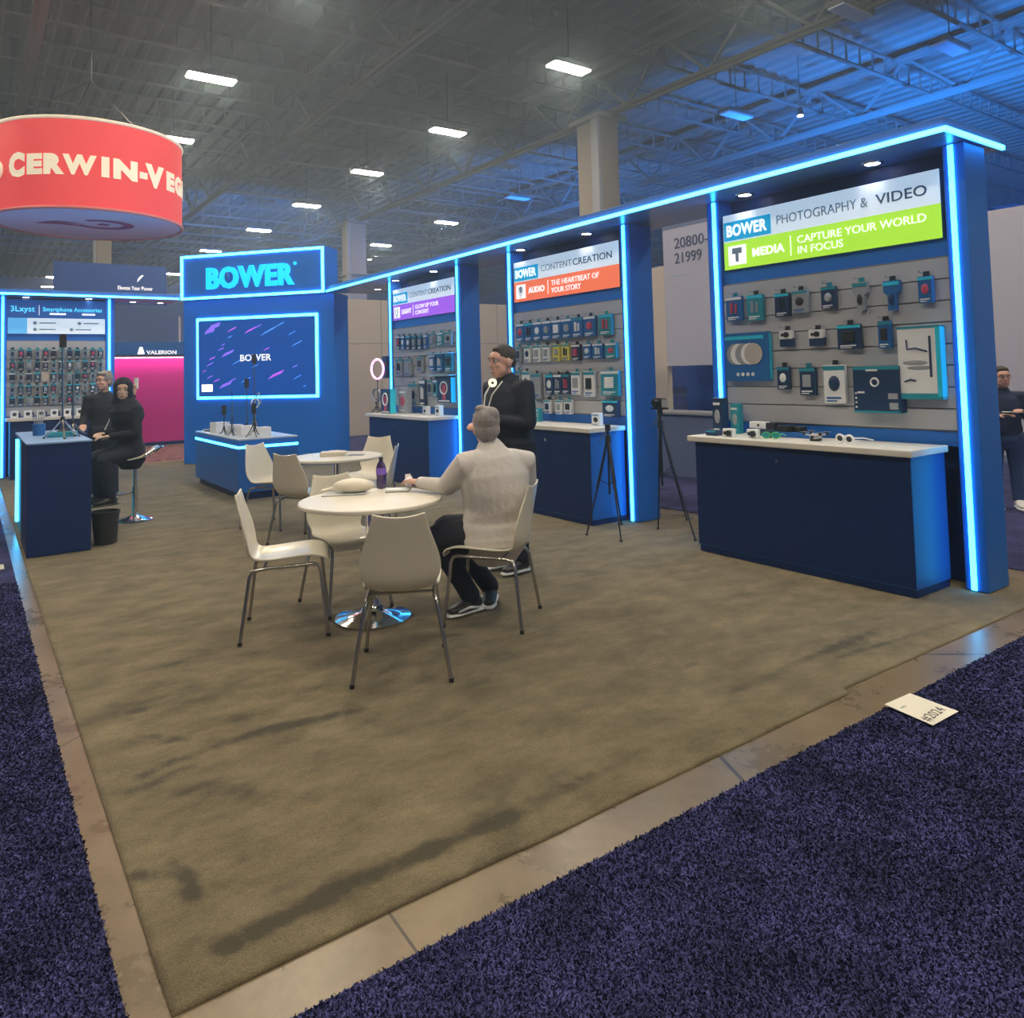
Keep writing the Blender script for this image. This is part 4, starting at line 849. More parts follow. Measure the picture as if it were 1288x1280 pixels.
# waste bin
t = thing('waste_bin', 'small black waste bin beside the dark counter', 'bin', (.66, 6.10, .016))
B().lathe([(0, 0), (.095, 0), (.12, .28), (.127, .285), (.127, .295), (.115, .295), (.09, .02), (0, .02)], n=4 * 7).obj('bucket', M_black, t, True)
B().ring((0, 0, .29), .123, .123, .006, axis='z').obj('rim', M_blackm, t)

# --------------------------------------------------- things seen through the gaps
t = thing('magenta_booth', 'crimson glossy booth wall with a white triangle logo, behind the left bay', 'booth wall', (0, 17.6, 0))
B().box(1.3, 4.6, 0, .2, .08, 2.12, .004).obj('gloss_panel', mat('magenta_gloss', (.36, .014, .16), .14, emit=(.30, .01, .12), es=.30, coat=.3), t)  # low emission stands in for light falling on the panel
B().box(1.3, 4.6, -.02, .22, 0, .08).obj('plinth', M_dark, t); B().box(1.3, 4.6, -.05, .2, 2.12, 2.44, .004).obj('header', M_cab, t)
li = bpy.data.lights.new('sign_wash', 'AREA'); li.energy = 22; li.size = 2.6; li.size_y = .08; li.shape = 'RECTANGLE'; li.color = (1, .8, .85); lo = bpy.data.objects.new('sign_wash', li); COL.objects.link(lo); lo.location = (2.95, 17.40, 2.08); lo.rotation_euler = Vector((0, .5, -1)).to_track_quat('-Z', 'Y').to_euler()
B().box(1.6, 4.3, -.22, -.0, 2.09, 2.13).obj('added_light_shield', M_black, t)  # added bar that shields the header from the wash light
text('sign_lettering', 'VALERION', .12, M_stext, t, 3.02, -.06, 2.15, bold=.03, width=.66)
B().poly([(2.82, 2.15), (2.98, 2.15), (2.93, 2.32), (2.87, 2.32)], -.06, -.05).obj('triangle_logo', M_stext, t)
t = thing('framed_partition', 'blue framed partition with a pale column in its opening, above the crimson wall', 'partition', (0, 22, 0))
B().box(1.5, 7.5, 0, .1, 0, 2.57).obj('lower_panel', M_bluewall, t); B().box(4.67, 4.72, -.02, .08, 2.57, 3.4).obj('mullion', M_lgrey, t); B().box(1.5, 4.72, -.02, .08, 2.55, 2.59).obj('sill', M_lgrey, t)
t = thing('hanging_banner', 'deep blue hanging banner with small white lettering left of the tower', 'banner', (0, 22.3, 0))
B().box(1.5, 4.4, 0, .06, 3.75, 4.9).obj('cloth', mat('banner_blue', (.02, .07, .30), .8), t)
text('lettering', 'Elevate Your Power', .16, M_stext, t, 3.09, -.01, 4.17, width=.92, bold=.01)
B().poly([(3.55, 4.35), (3.62, 4.42), (3.78, 4.62), (3.70, 4.60), (3.62, 4.50), (3.60, 4.40)], -.012, -.002).obj('mark', M_stext, t)
B().cyl((1.7, .03, 4.9), (1.7, .03, 9.64), .01, n=6).cyl((4.2, .03, 4.9), (4.2, .03, 9.64), .01, n=6).obj('cable', M_black, t)
t = thing('beige_partition', 'beige panelled wall seen between the tower and the purple-signed bay', 'partition', (0, 15.75, .009))
xx = 7.0; i = 0
while xx < 14.5:
    B().box(xx + .008, xx + 1.19, 0, .08, .02, 2.3, .004).obj('panel', M_beige, t); B().box(xx + .008, xx + 1.19, 0, .08, 2.315, 3.42, .004).obj('panel', M_beige, t); xx += 1.2
B().box(7.0, 14.6, .02, .10, 0, 3.42).obj('backing', M_greypr, t)
t = thing('number_sign', 'tall grey wall sign with booth numbers, between the middle and nearest bays', 'sign', (8.0, 0, .009))
gg = bay_frame(0, 6.3, RY)
B().box(0, .10, 3.8, 5.80, 1.53, 3.54, .004).obj('sign_board', M_lgrey, t)
B().box(0, .10, 5.80, 6.20, .60, 3.02, .004).obj('side_board', M_beige, t)
B().box(-.004, .10, 3.8, 5.80, 3.54, 3.70).obj('top_band', M_greywall, t)
def rowwarp(v):
    o = v.copy(); o[:, 0] = v[:, 1]; o[:, 1] = 5.80 - v[:, 0]; o[:, 2] = v[:, 2]; return o
text('number_lettering', '20800-', .22, mat('numbers_navy', (.05, .07, .16), .6), t, .22, -.006, 3.24, warp=rowwarp, width=.62)
text('number_lettering', '21999', .22, MATS['numbers_navy'], t, .22, -.006, 3.02, warp=rowwarp, width=.50)
text('band_lettering', 'Convention', .11, M_stgrey2, t, .06, -.012, 3.58, warp=rowwarp, width=.40)
B().box(-.004, 0, 5.35, 5.70, 2.83, 2.85).obj('caption_line', M_stgrey2, t)
t = thing('blue_partition', 'deep blue wall below the number sign', 'partition', (8.6, 0, .009)); B().box(0, .1, 4.3, 5.98, .85, 2.6, .004).obj('panel', M_bluewall, t); B().box(-.01, .1, 4.3, 5.98, .0, .85).obj('skirt', M_greywall, t)
t = thing('low_partition', 'grey blue low wall behind the camera tripod', 'partition', (7.6, 0, .009)); B().box(0, .5, 4.2, 5.9, .0, .86, .01).obj('panel', M_greywall, t); B().box(-.02, .52, 4.2, 5.9, .86, .885).obj('rail', M_greypr, t)
t = thing('light_partition', 'pale grey partition at the right picture edge behind the man with glasses', 'partition', (12.0, 0, .009)); B().box(0, .1, -6, 3.25, .02, 3.72, .004).obj('panel', M_lgrey, t); B().box(-.02, .12, -6, 3.25, 0, .1).obj('skirting', M_greywall, t)

WN = ['behind the middle bay', 'behind the pale partition', 'far behind the purple-signed bay', 'far behind the tower', 'behind the nearest bay']
for (wx, wy, wz, ax, ay), wn in zip(ADDED_FLOODS, WN):
    t = thing('added_floodlight', 'added blue floodlight on a tall stand, %s' % wn, 'lamp', (wx, wy, .009), math.atan2(ay - wy, ax - wx))  # unseen fixtures added to carry the blue floods
    B().cyl((0, 0, 0), (0, 0, .02), .25, n=20).obj('foot', M_black, t); B().cyl((0, 0, .02), (0, 0, wz - .32), .02, n=8).obj('stand', M_black, t); B().box(-.12, .12, -.15, .15, wz - .32, wz - .14, .01).obj('housing', M_black, t)
# --------------------------------------------------- round red hanging sign
dc = 16.0; dirx, diry = .1150, .9934; DX, DY = CAMPOS[0] + dirx * dc, CAMPOS[1] + diry * dc; RD = 1.55; z0 = 4.43; z1 = 5.95
t = thing('hanging_drum_sign', 'round red hanging sign with cream lettering, top left', 'sign', (DX, DY, 0))
M_red = mat('red_fabric', (.78, .055, .06), .7, emit=(.75, .05, .06), es=.32, var=.1)
B().lathe([(RD, z0), (RD, z1)], n=72).lathe([(RD - .02, z0), (RD - .02, z1)], n=72).obj('drum_fabric', M_red, t, True)
M_pinkf = mat('pink_underside', (.85, .60, .66), .8)
B().lathe([(0, z0 - .005), (RD - .03, z0 - .005), (RD - .03, z0 + .02), (0, z0 + .02)], n=72).obj('underside', M_pinkf, t)
M_cream = mat('cream_lettering', (.85, .76, .60), .7, emit=(.8, .72, .55), es=.35)
B().ring((0, 0, z0), RD, RD, .03, axis='z', n=72).obj('rim', mat('rim_red', (.7, .2, .2), .6), t, True); B().ring((0, 0, z1), RD, RD, .03, axis='z', n=72).obj('rim', M_cream, t, True)
base = math.atan2(-diry, -dirx)
def drumwarp(v):
    o = v.copy(); a = base + v[:, 0] / RD; r = RD + .012 - v[:, 1]; o[:, 0] = np.cos(a) * r; o[:, 1] = np.sin(a) * r; o[:, 2] = v[:, 2]; return o
zc_ = z0 + .575
def dl(body, size, a0, a1, zz, bold=.07): text('lettering', body, size, M_cream, t, a0, 0, zz, bold=bold, width=a1 - a0, warp=drumwarp, ext=.004)
dl('C', .50, -1.34, -1.02, zc_ - .02); dl('E', .425, -.99, -.73, zc_); dl('R', .425, -.71, -.39, zc_); dl('W', .425, -.38, .12, zc_, .06); dl('I', .425, .15, .27, zc_); dl('N', .425, .33, .73, zc_)
dl('-', .50, .78, .93, zc_); dl('V', .50, .93, 1.34, zc_ - .03); dl('E', .425, 1.36, 1.62, zc_); dl('G', .425, 1.65, 1.98, zc_); dl('A', .425, 2.0, 2.35, zc_)
def emblem(bl, cx, cy, s, put):
    pts = []
    for k in range(25):
        a = R_(-130 + 290 * k / 24); pts.append((cx + math.cos(a) * .62 * s, cy + math.sin(a) * .55 * s))
    bl.tube([put(*p) for p in pts], [.09 * s + .07 * s * math.sin(math.pi * k / 24) for k in range(25)], 6)
    bl.tube([put(cx - .5 * s, cy + .35 * s), put(cx - 1.0 * s, cy + .15 * s), put(cx - 1.55 * s, cy + .3 * s)], [.09 * s, .17 * s, .04 * s], 6)
    bl.tube([put(cx - .6 * s, cy + .0 * s), put(cx - 1.1 * s, cy - .05 * s), put(cx - 1.55 * s, cy + .3 * s)], [.05 * s, .12 * s, .04 * s], 6)
    bl.tube([put(cx - .12 * s, cy - .05 * s), put(cx + .12 * s, cy + .02 * s)], .14 * s, 6)
ux, uy = -diry, dirx  # image-left direction in plan
eb = B(); emblem(eb, .20, -.15, .68, lambda a, c: (-ux * a * 1 - dirx * -c, -uy * a - diry * -c, z0 - .012))
eo = eb.obj('emblem', mat('crimson_emblem', (.45, .04, .14), .7), t); 
for v in eo.data.vertices: v.co.z = z0 - .012 + (v.co.z - z0 + .012) * .04
eb = B(); emblem(eb, 0, 0, .26, lambda a, c: tuple(drumwarp(np.array([[a - 1.72, -.0, c + zc_ + .12]]))[0])); eb.obj('emblem', M_cream, t)
for a in (20, 110, 200, 290): B().cyl((math.cos(R_(a)) * RD * .95, math.sin(R_(a)) * RD * .95, z1), (0, 0, z1 + 1.2), .008, n=6).obj('cable', M_black, t)
B().cyl((0, 0, z1 + 1.2), (0, 0, 9.64), .012, n=6).obj('cable', M_black, t)

# --------------------------------------------------- tables and chairs
CH = .009   # carpet top
def table(x, y, r, label):
    t = thing('round_table', label, 'table', (x, y, CH))
    B().lathe([(0, .71), (r - .01, .71), (r, .716), (r, .732), (r - .006, .738), (0, .738)], n=56).obj('tabletop', M_top, t, True)
    B().cyl((0, 0, .04), (0, 0, .71), .038, n=24).obj('pole', M_chrome, t, True)
    B().lathe([(0, 0), (.20, 0), (.235, .004), (.235, .010), (.18, .022), (.08, .045), (.045, .085), (.04, .12), (0, .12)], n=48).obj('base_plate', M_chrome, t, True)
    B().box(-.16, .16, -.16, .16, .695, .71).obj('mounting_plate', M_blackm, t)
    return t
table(1.665, 2.42, .445, 'round white table with a chrome foot, nearest, where the man sits')
table(2.52, 5.03, .435, 'round white table farther back, beyond the nearest table')
def make_chair():
    t = thing('shell_chair', '', 'chair')
    # shell profile: s -> (x, z, halfwidth, edge curl)
    P = [(.245, .405, .165, .00), (.235, .43, .185, .005), (.205, .447, .198, .012), (.14, .452, .203, .02), (.05, .444, .203, .024), (-.06, .432, .198, .028), (-.14, .428, .188, .030), (-.19, .440, .178, .030), (-.222, .475, .180, .030),
         (-.236, .52, .196, .032), (-.246, .57, .200, .034), (-.256, .63, .188, .030), (-.268, .70, .165, .022), (-.279, .76, .145, .014), (-.290, .815, .128, .008)]
    # resample smoothly
    pts = np.array(P); tt = np.arange(len(P)); q = np.linspace(0, len(P) - 1, 40); 
    def cr(col):
        y = pts[:, col]; out = []
        for s in q:
            i = min(int(s), len(P) - 2); f = s - i; p0 = y[max(i - 1, 0)]; p1 = y[i]; p2 = y[i + 1]; p3 = y[min(i + 2, len(P) - 1)]
            out.append(.5 * (2 * p1 + (-p0 + p2) * f + (2 * p0 - 5 * p1 + 4 * p2 - p3) * f * f + (-p0 + 3 * p1 - 3 * p2 + p3) * f ** 3))
        return np.array(out)
    X, Z, Wd, K = cr(0), cr(1), cr(2), cr(3); nu = 17
    bm = bmesh.new(); grid = []
    for i in range(len(q)):
        j0, j1 = max(i - 1, 0), min(i + 1, len(q) - 1); tx, tz = X[j1] - X[j0], Z[j1] - Z[j0]; l = math.hypot(tx, tz); nx_, nz_ = -tz / l, tx / l
        if nx_ * 1 + 0 < 0 and Z[i] > .5: nx_, nz_ = -nx_, -nz_
        if Z[i] <= .5 and nz_ < 0: nx_, nz_ = -nx_, -nz_
        rowv = []
        for j in range(nu):
            u = -1 + 2 * j / (nu - 1); au = abs(u)
            k = K[i] * au ** 2.2
            zz = Z[i] + nz_ * k + (.018 * au ** 2 if i > len(q) - 4 else 0) * (1 if i == len(q) - 1 else .5)
            rowv.append(bm.verts.new((X[i] + nx_ * k, u * Wd[i], zz)))
        grid.append(rowv)
    for i in range(len(q) - 1):
        for j in range(nu - 1): bm.faces.new((grid[i][j], grid[i + 1][j], grid[i + 1][j + 1], grid[i][j + 1]))
    me = bpy.data.meshes.new('raw'); bm.to_mesh(me); bm.free(); o = bpy.data.objects.new('tmp', me); COL.objects.link(o)
    so = o.modifiers.new('s', 'SOLIDIFY'); so.thickness = .011; so.offset = 0
    be = o.modifiers.new('b', 'BEVEL'); be.width = .003; be.segments = 2; be.limit_method = 'ANGLE'; be.angle_limit = R_(50)
    me2 = bpy.data.meshes.new_from_object(o.evaluated_get(bpy.context.evaluated_depsgraph_get())); bpy.data.objects.remove(o)
    me2.materials.clear(); me2.materials.append(M_shell); shade(me2, 60)
    sh = bpy.data.objects.new('seat_shell', me2); COL.objects.link(sh); sh.parent = t
    for sy in (-1, 1):
        rail = [(.155, sy * .165, .412), (.05, sy * .168, .408), (-.08, sy * .165, .404), (-.16, sy * .165, .398)]
        B().tube(rail, .0105, 10).obj('seat_rail', M_steel, t, True)
        B().tube([(.150, sy * .165, .412), (.182, sy * .168, .405), (.198, sy * .172, .375), (.215, sy * .19, .20), (.238, sy * .212, .008)], .0105, 12).obj('leg', M_steel, t, True)
        B().tube([(-.150, sy * .165, .398), (-.185, sy * .17, .39), (-.202, sy * .178, .36), (-.225, sy * .21, .19), (-.25, sy * .24, .008)], .0105, 12).obj('leg', M_steel, t, True)
    for xx in (.12, -.12): B().tube([(xx, -.165, .409), (xx, .165, .409)], .008, 8).obj('cross_bar', M_steel, t, True)
    me = B().cyl((0, 0, 0), (0, 0, .02), .013, n=10).mesh('rubber_foot', M_black)
    legs = [c for c in t.children if c.name.split('.')[0] == 'leg']
    for L_, (fx, fy) in zip(legs, [(.238, -.212), (-.25, -.24), (.238, .212), (-.25, .24)]):
        o = bpy.data.objects.new('rubber_foot', me); COL.objects.link(o); o.parent = L_; o.location = (fx, fy, 0)
    return t
ch0 = make_chair()
chairs = [(1.45, 1.59, 60.5, 'white shell chair seen from behind, nearest the camera'), (1.18, 2.57, -22.6, 'white shell chair seen from the side, left of the nearest table'), (2.23, 1.93, 130, 'white shell chair the seated man sits on'),
          (1.66, 2.80, -92, 'white shell chair half hidden under the far side of the nearest table'), (2.15, 4.87, 30, 'white shell chair turned away, left of the farther table'), (2.18, 5.80, -60, 'white shell chair behind the farther table, left side'),
          (3.15, 5.62, 225, 'white shell chair behind the farther table, right side'), (2.76, 4.84, 147, 'white shell chair seen edge-on, right of the farther table')]
for i, (x, y, a, lab) in enumerate(chairs):
    o = ch0 if i == 0 else copy_tree(ch0)
    o.location = (x, y, CH); o.rotation_euler = (0, 0, R_(a)); o['label'] = lab; o['group'] = 'white shell chairs'
TT = CH + .7385
# things on the near table
t = thing('grey_tray', 'flat grey folder under the crumpled bag on the nearest table', 'folder', (1.62, 2.71, TT), R_(-25)); B().box(-.15, .13, -.09, .09, 0, .006, .002).obj('cover', M_greypr, t); B().box(-.148, .128, -.088, .088, .006, .009).obj('pages', M_print_w, t)
M_bag = mat('bag_plastic', (.72, .68, .58), .45, var=.08, vscale=30, bump=.4, bscale=35)
t = thing('plastic_bag', 'crumpled off-white bag lying on the nearest table', 'bag', (1.66, 2.68, TT + .009), R_(-28))
b = B().ell((0, 0, .045), (.13, .085, .045)).ell((.05, .01, .04), (.09, .075, .04)).loft([(-.09, 0, .03), (-.15, .01, .022), (-.2, .02, .016)], [(.05, .025), (.022, .014), (.035, .01)], (0, 1, 0)); remeshed(b, 'bag_body', M_bag, t, .008, 3)
t = thing('soda_bottle', 'small bottle of dark purple soda standing on the nearest table', 'bottle', (1.90, 2.76, TT))
B().lathe([(0, 0), (.028, 0), (.033, .006), (.034, .05), (.030, .075), (.034, .10), (.034, .135), (.026, .165), (.013, .185), (.013, .195), (0, .195)], n=24).obj('bottle_body', mat('grape_soda', (.05, .02, .12), .08, spec=.7, coat=.5), t, True)
B().cyl((0, 0, .095), (0, 0, .14), .0347, n=24, cap=False).obj('wrapper', mat('violet_wrapper', (.22, .12, .62), .3, var=.2, vscale=60), t, True); B().cyl((0, 0, .192), (0, 0, .212), .0145, n=16).obj('cap', M_black, t)
t = thing('notepad', 'small white notepad with a pen clip on the nearest table', 'notepad', (1.92, 2.56, TT), R_(-30)); B().box(-.075, .075, -.05, .05, 0, .018, .004).obj('pages', M_print_w, t); B().box(-.077, .077, -.052, .052, 0, .003).obj('cover', M_black, t); B().tube([(.085, -.04, .008), (.09, .0, .03), (.085, .04, .008)], .005, 8).obj('pen', M_chrome, t)
t = thing('plastic_bag', 'flat folded white bag on the farther table', 'bag', (2.50, 5.06, TT), R_(-30)); b = B().box(-.12, .12, -.08, .08, 0.0, .04).ell((.02, 0, .035), (.11, .07, .018)); remeshed(b, 'bag_body', M_bag, t, .008, 2)
t = thing('leaflet', 'grey leaflet lying beside the bag on the farther table', 'leaflet', (2.68, 4.93, TT), R_(-35)); B().box(-.08, .08, -.05, .05, 0, .004).obj('sheet', M_greypr, t); B().box(-.06, .06, -.03, .03, .004, .005).obj('print', M_darkpr, t)

# camera tripods between the bays
def big_tripod(X, Y, hub, feet, label, cam_=True):
    t = thing('camera_tripod', label, 'tripod', (X, Y, .013))
    for fx, fy in feet:
        dx, dy = fx - X, fy - Y
        lg = B().tube([(dx * .03, dy * .03, hub), (dx * .5, dy * .5, hub * .5)], [.012, .013], 8).tube([(dx * .48, dy * .48, hub * .52), (dx, dy, .012)], [.008, .007], 8).obj('leg', M_blackm, t)
        B().ell((dx, dy, .010), (.016, .016, .010), n=10, m=6).obj('rubber_foot', M_black, lg)
        B().tube([(0, 0, hub * .52), (dx * .42, dy * .42, hub * .58)], .004, 6).obj('spreader_arm', M_blackm, t)
    B().cyl((0, 0, hub * .42), (0, 0, hub + .10), .011, n=10).obj('centre_column', M_blackm, t)
    B().cyl((0, 0, hub - .03), (0, 0, hub + .04), .032, .026, 14).obj('shoulder', M_black, t)
    B().cyl((0, 0, hub + .08), (0, 0, hub + .14), .026, n=14).obj('ball_head', M_black, t)
    B().tube([(0, 0, hub + .1), (-.1, -.04, hub + .04), (-.16, -.06, hub)], .006, 8).obj('pan_handle', M_black, t)
    if cam_:
        B().box(-.04, .04, -.075, .075, hub + .14, hub + .155).obj('quick_plate', M_blackm, t)
        cb_ = B().box(-.03, .03, -.06, .06, hub + .155, hub + .245, .006).obj('camera_body', M_black, t); B().cyl((-.03, .01, hub + .2), (-.07, .01, hub + .2), .03, n=16).obj('camera_lens', M_blackm, cb_)
        B().box(-.036, -.030, -.125, -.06, hub + .16, hub + .235, .003).obj('flip_screen', M_greypr, t)
big_tripod(4.86, 2.98, .98, [(4.868, 3.061 + .0), (4.74, 2.50), (5.36, 3.15)], 'black camera tripod with a small camera, in the gap left of the nearest bay')
big_tripod(4.40, 3.20, .86, [(4.194, 3.30), (4.242, 2.90), (4.75, 3.43)], 'empty black tripod in front of the glowing post of the orange-signed bay', False)

# --------------------------------------------------- bar stool
def bar_stool(X, Y, rz, label):
    t = thing('bar_stool', label, 'stool', (X, Y, CH), rz)
    B().lathe([(0, 0), (.17, 0), (.185, .006), (.18, .014), (.10, .03), (.04, .055), (.03, .08), (0, .08)], n=36).obj('base_plate', M_chrome, t, True)
    B().cyl((0, 0, .06), (0, 0, .36), .030, n=18).obj('outer_pole', M_chrome, t, True); B().cyl((0, 0, .34), (0, 0, .655), .020, n=18).obj('inner_pole', M_chrome, t, True)
    b = B().loft([(.20, 0, .655), (.12, 0, .675), (0, 0, .67), (-.10, 0, .69), (-.17, 0, .74), (-.21, 0, .79)], [(.15, .012), (.19, .016), (.19, .018), (.18, .018), (.16, .016), (.13, .014)], (0, 1, 0)); remeshed(b, 'seat', M_shell, t, .007, 2)
    B().tube([(-.16, -.19, .72), (-.24, -.16, .775), (-.26, 0, .79), (-.24, .16, .775), (-.16, .19, .72)], .011, 8).obj('back_rail', M_chrome, t, True)
    B().tube([(.02, -.02, .30), (.20, -.10, .28), (.23, 0, .28), (.20, .10, .28), (.02, .02, .30)], .009, 8).obj('footrest', M_chrome, t, True)
    return t
bar_stool(1.094, 7.22, R_(155), 'chrome bar stool with a cream seat, under the woman in the headscarf')

# --------------------------------------------------- people
def person(name_label, J, cloth, opts):
    """J: world joints. one continuous skin mesh; clothes, hair and shoes are its parts"""
    V = lambda k: Vector(J[k])
    side = Vector(opts['side']).normalized(); fw = Vector((side.y, -side.x, 0)).normalized()   # forward = left rotated -90
    origin = Vector((J['base'][0], J['base'][1], J['base'][2])) if 'base' in J else Vector((V('pelvis').x, V('pelvis').y, CH))
    body = B(); k = opts.get('k', 1.0); bw = opts.get('bw', 1.0)
    def sub(p): return Vector(p) - origin
    pel, chest, neck, head = V('pelvis'), V('chest'), V('neck'), V('head')
    def torso(b, g, low=.0):
        mid = pel.lerp(chest, .45)
        pts = [pel + (pel - chest).normalized() * (.04 + low), pel + (chest - pel).normalized() * .06, mid, pel.lerp(chest, .75), chest, chest.lerp(neck, .55), chest.lerp(neck, .88)]
        hw = [.155, .165, .150, .165, .175, .150, .075]; hd = [.105, .115, .115 * opts.get('belly', 1), .12 * opts.get('belly', 1), .12, .095, .065]
        b.loft([sub(p) for p in pts], [((a * bw + g) * k, (c * bw + g) * k) for a, c in zip(hw, hd)], side, 24)
    def arm(b, s, g, upto=1.0):
        sh, el, wr = V('sh' + s), V('el' + s), V('wr' + s)
        if upto < 1: wr = el.lerp(wr, upto)
        b.loft([sub(chest.lerp(neck, .5).lerp(sh, .55)), sub(sh), sub(sh.lerp(el, .5)), sub(el)], [((r + g) * k * opts.get('aw', 1),) * 2 for r in (.060, .060, .048, .040)], fw, 14)
        b.loft([sub(el), sub(el.lerp(wr, .35)), sub(wr)], [((r + g) * k,) * 2 for r in (.039, .037, .025 + (.004 if g else 0))], fw, 14)
    def leg(b, s, g, upto=1.0):
        hp, kn, an = V('hp' + s), V('kn' + s), V('an' + s)
        if upto < 1: an = kn.lerp(an, upto)
        b.loft([sub(hp + (hp - kn).normalized() * .02), sub(hp.lerp(kn, .4)), sub(kn)], [((r * bw + g) * k,) * 2 for r in (.088, .075, .054)], side, 16)
        b.loft([sub(kn), sub(kn.lerp(an, .35)), sub(kn.lerp(an, .8)), sub(an)], [((r + g) * k,) * 2 for r in (.054, .052, .036 + g * .6, .033 + g * .8)], side, 16)
    torso(body, 0); 
    for s in 'LR': arm(body, s, 0); leg(body, s, 0)
    # neck and head
    hy, hp_ = R_(opts['head'][0]), R_(opts['head'][1] if len(opts['head']) > 1 else 0)
    HM = (Matrix.Rotation(hy, 3, 'Z') @ Matrix.Rotation(-hp_, 3, 'Y'))
    hs = opts.get('hs', 1.0); hc = sub(head)
    body.loft([sub(neck) - Vector((0, 0, .04)), sub(neck) + (hc - sub(neck)) * .35, hc + HM @ Vector((-.012, 0, -.05)) * hs], [(.062 * k, .060 * k), (.054 * k, .056 * k), (.052 * k, .058 * k)], side, 16)
    def H(x, y, z): return hc + HM @ (Vector((x, y, z)) * hs)
    def he(b, c, r, n=16, m=10): b.ell(H(*c), [q * hs for q in r], HM, n, m)
    he(body, (-.012, 0, .028), (.094, .074, .088)); he(body, (.020, 0, -.035), (.070, .060, .070)); he(body, (.056, 0, -.082), (.028, .034, .024)); he(body, (.030, 0, -.052), (.056 * opts.get('jaw', 1), .060 * opts.get('jaw', 1), .056)); he(body, (.055, 0, .035), (.042, .058, .045))
    body.loft([H(.082, 0, .018), H(.098, 0, -.012), H(.104, 0, -.028)], [(.008 * hs, .008 * hs), (.011 * hs, .011 * hs), (.015 * hs, .010 * hs)], HM @ Vector((0, 1, 0)), 10)
    for sy in (-1, 1):
        he(body, (.058, sy * .036, -.022), (.026, .022, .022)); he(body, (-.008, sy * .076, -.008), (.020, .008, .032)); he(body, (.076, sy * .03, .032), (.014, .024, .008))
    he(body, (.082, 0, -.056), (.012, .024, .007)); he(body, (.080, 0, -.067), (.012, .020, .007))
    # hands: palm, four fingers, thumb
    for s in 'LR':
        el, wr = V('el' + s), V('wr' + s); d = Vector(opts.get('hd' + s, tuple((wr - el).normalized()))).normalized()
        pn = Vector(opts.get('pn' + s, (0, 0, -1))); pn = (pn - d * pn.dot(d)); pn = pn.normalized() if pn.length > .1 else Vector((1, 0, 0)); ac = d.cross(pn).normalized()
        curl = opts.get('curl' + s, .5); w0 = sub(wr)
        body.loft([w0 - d * .01, w0 + d * .035, w0 + d * .085], [(.026 * k, .018 * k), (.040 * k, .017 * k), (.041 * k, .014 * k)], ac, 14)
        for i, (off, ln) in enumerate(((-.030, .068), (-.010, .078), (.010, .073), (.029, .058))):
            p = w0 + d * .083 + ac * off; dd = d.copy(); pts = [p - d * .012]; 
            for j in range(3):
                ang = curl * (.35 + .35 * j) * (1 + .08 * i); dd = (dd * math.cos(ang) + pn * math.sin(ang)).normalized(); p = p + dd * ln * (.42, .33, .25)[j]; pts.append(p.copy())
            body.loft(pts, [(.0098, .0098), (.0092, .0092), (.0085, .0085), (.0075, .0075)], ac, 8)
        ts = opts.get('thumb' + s, 1)
        p = w0 + d * .02 - ac * ts * .024; q1 = p + (d * .6 - ac * ts * .6 + pn * .35).normalized() * .042; q2 = q1 + (d * .9 - ac * ts * .15 + pn * .35).normalized() * .034
        body.loft([p, q1, q2], [(.014, .014), (.0115, .0115), (.009, .009)], pn, 8)
    root = remeshed(body, 'person', opts.get('skin', M_skin), None, .0065, 2); root.location = origin
    tag(root, name_label, 'person')
    sc = cloth
    if sc.get('shirt'):
        b = B(); torso(b, .018, sc.get('shirt_low', 0));
        for s in 'LR': arm(b, s, .013, sc.get('sleeve', .97))
        if sc.get('collar'): b.loft([sub(chest.lerp(neck, .55)), sub(neck) - Vector((0, 0, .03)), sub(neck) + (hc - sub(neck)) * .22], [(.15 * bw * k, .10 * k), (.10 * k, .085 * k), (.067 * k, .067 * k)], side, 20)
        if sc.get('tail'): b.loft([sub(pel) + Vector((0, 0, .05)), sub(pel) - Vector((0, 0, .08)), sub(pel) - Vector((0, 0, sc['tail']))], [(.19 * bw, .145 * bw), (.195 * bw, .15 * bw), (.20 * bw, .155 * bw)], side, 24)
        remeshed(b, sc.get('shirt_name', 'shirt'), sc['shirt'], root, .0085, sc.get('soft', 8))
    if sc.get('trousers'):
        b = B()
        b.loft([sub(pel) - (chest - pel).normalized() * .06, sub(pel), sub(pel) + (chest - pel).normalized() * .10], [((.165 * bw + .012) * k, (.115 * bw + .012) * k)] * 2 + [((.15 * bw + .012) * k, (.11 * bw + .01) * k)], side, 22)
        for s in 'LR': leg(b, s, .016, .99)
        remeshed(b, sc.get('trouser_name', 'trousers'), sc['trousers'], root, .009, 6)
    for s in 'LR':
        an = V('an' + s); td = Vector(opts.get('toe' + s, tuple(fw))); td.z = opts.get('toez' + s, 0); td.normalize(); sdir = Vector((0, 0, 1)).cross(td).normalized(); a0 = sub(an)
        b = B().loft([a0 - Vector((0, 0, .03)) - td * .045, a0 - Vector((0, 0, .028)) + td * .02, a0 - Vector((0, 0, .045)) + td * .10, a0 - Vector((0, 0, .053)) + td * .165], [(.036, .040), (.043, .042), (.048, .030), (.036, .020)], sdir, 16).loft([a0 + Vector((0, 0, .03)), a0 - Vector((0, 0, .03))], [(.04, .045), (.04, .05)], sdir, 14)
        so = remeshed(b, 'shoe', sc.get('shoe', M_black), root, .007, 2)
        zs = -.078
        B().loft([a0 + Vector((0, 0, zs)) - td * .07, a0 + Vector((0, 0, zs)) + td * .03, a0 + Vector((0, 0, zs)) + td * .12, a0 + Vector((0, 0, zs)) + td * .185], [(.034, .013), (.042, .013), (.049, .013), (.034, .011)], sdir, 16).obj('sole', sc.get('sole', M_black), so)
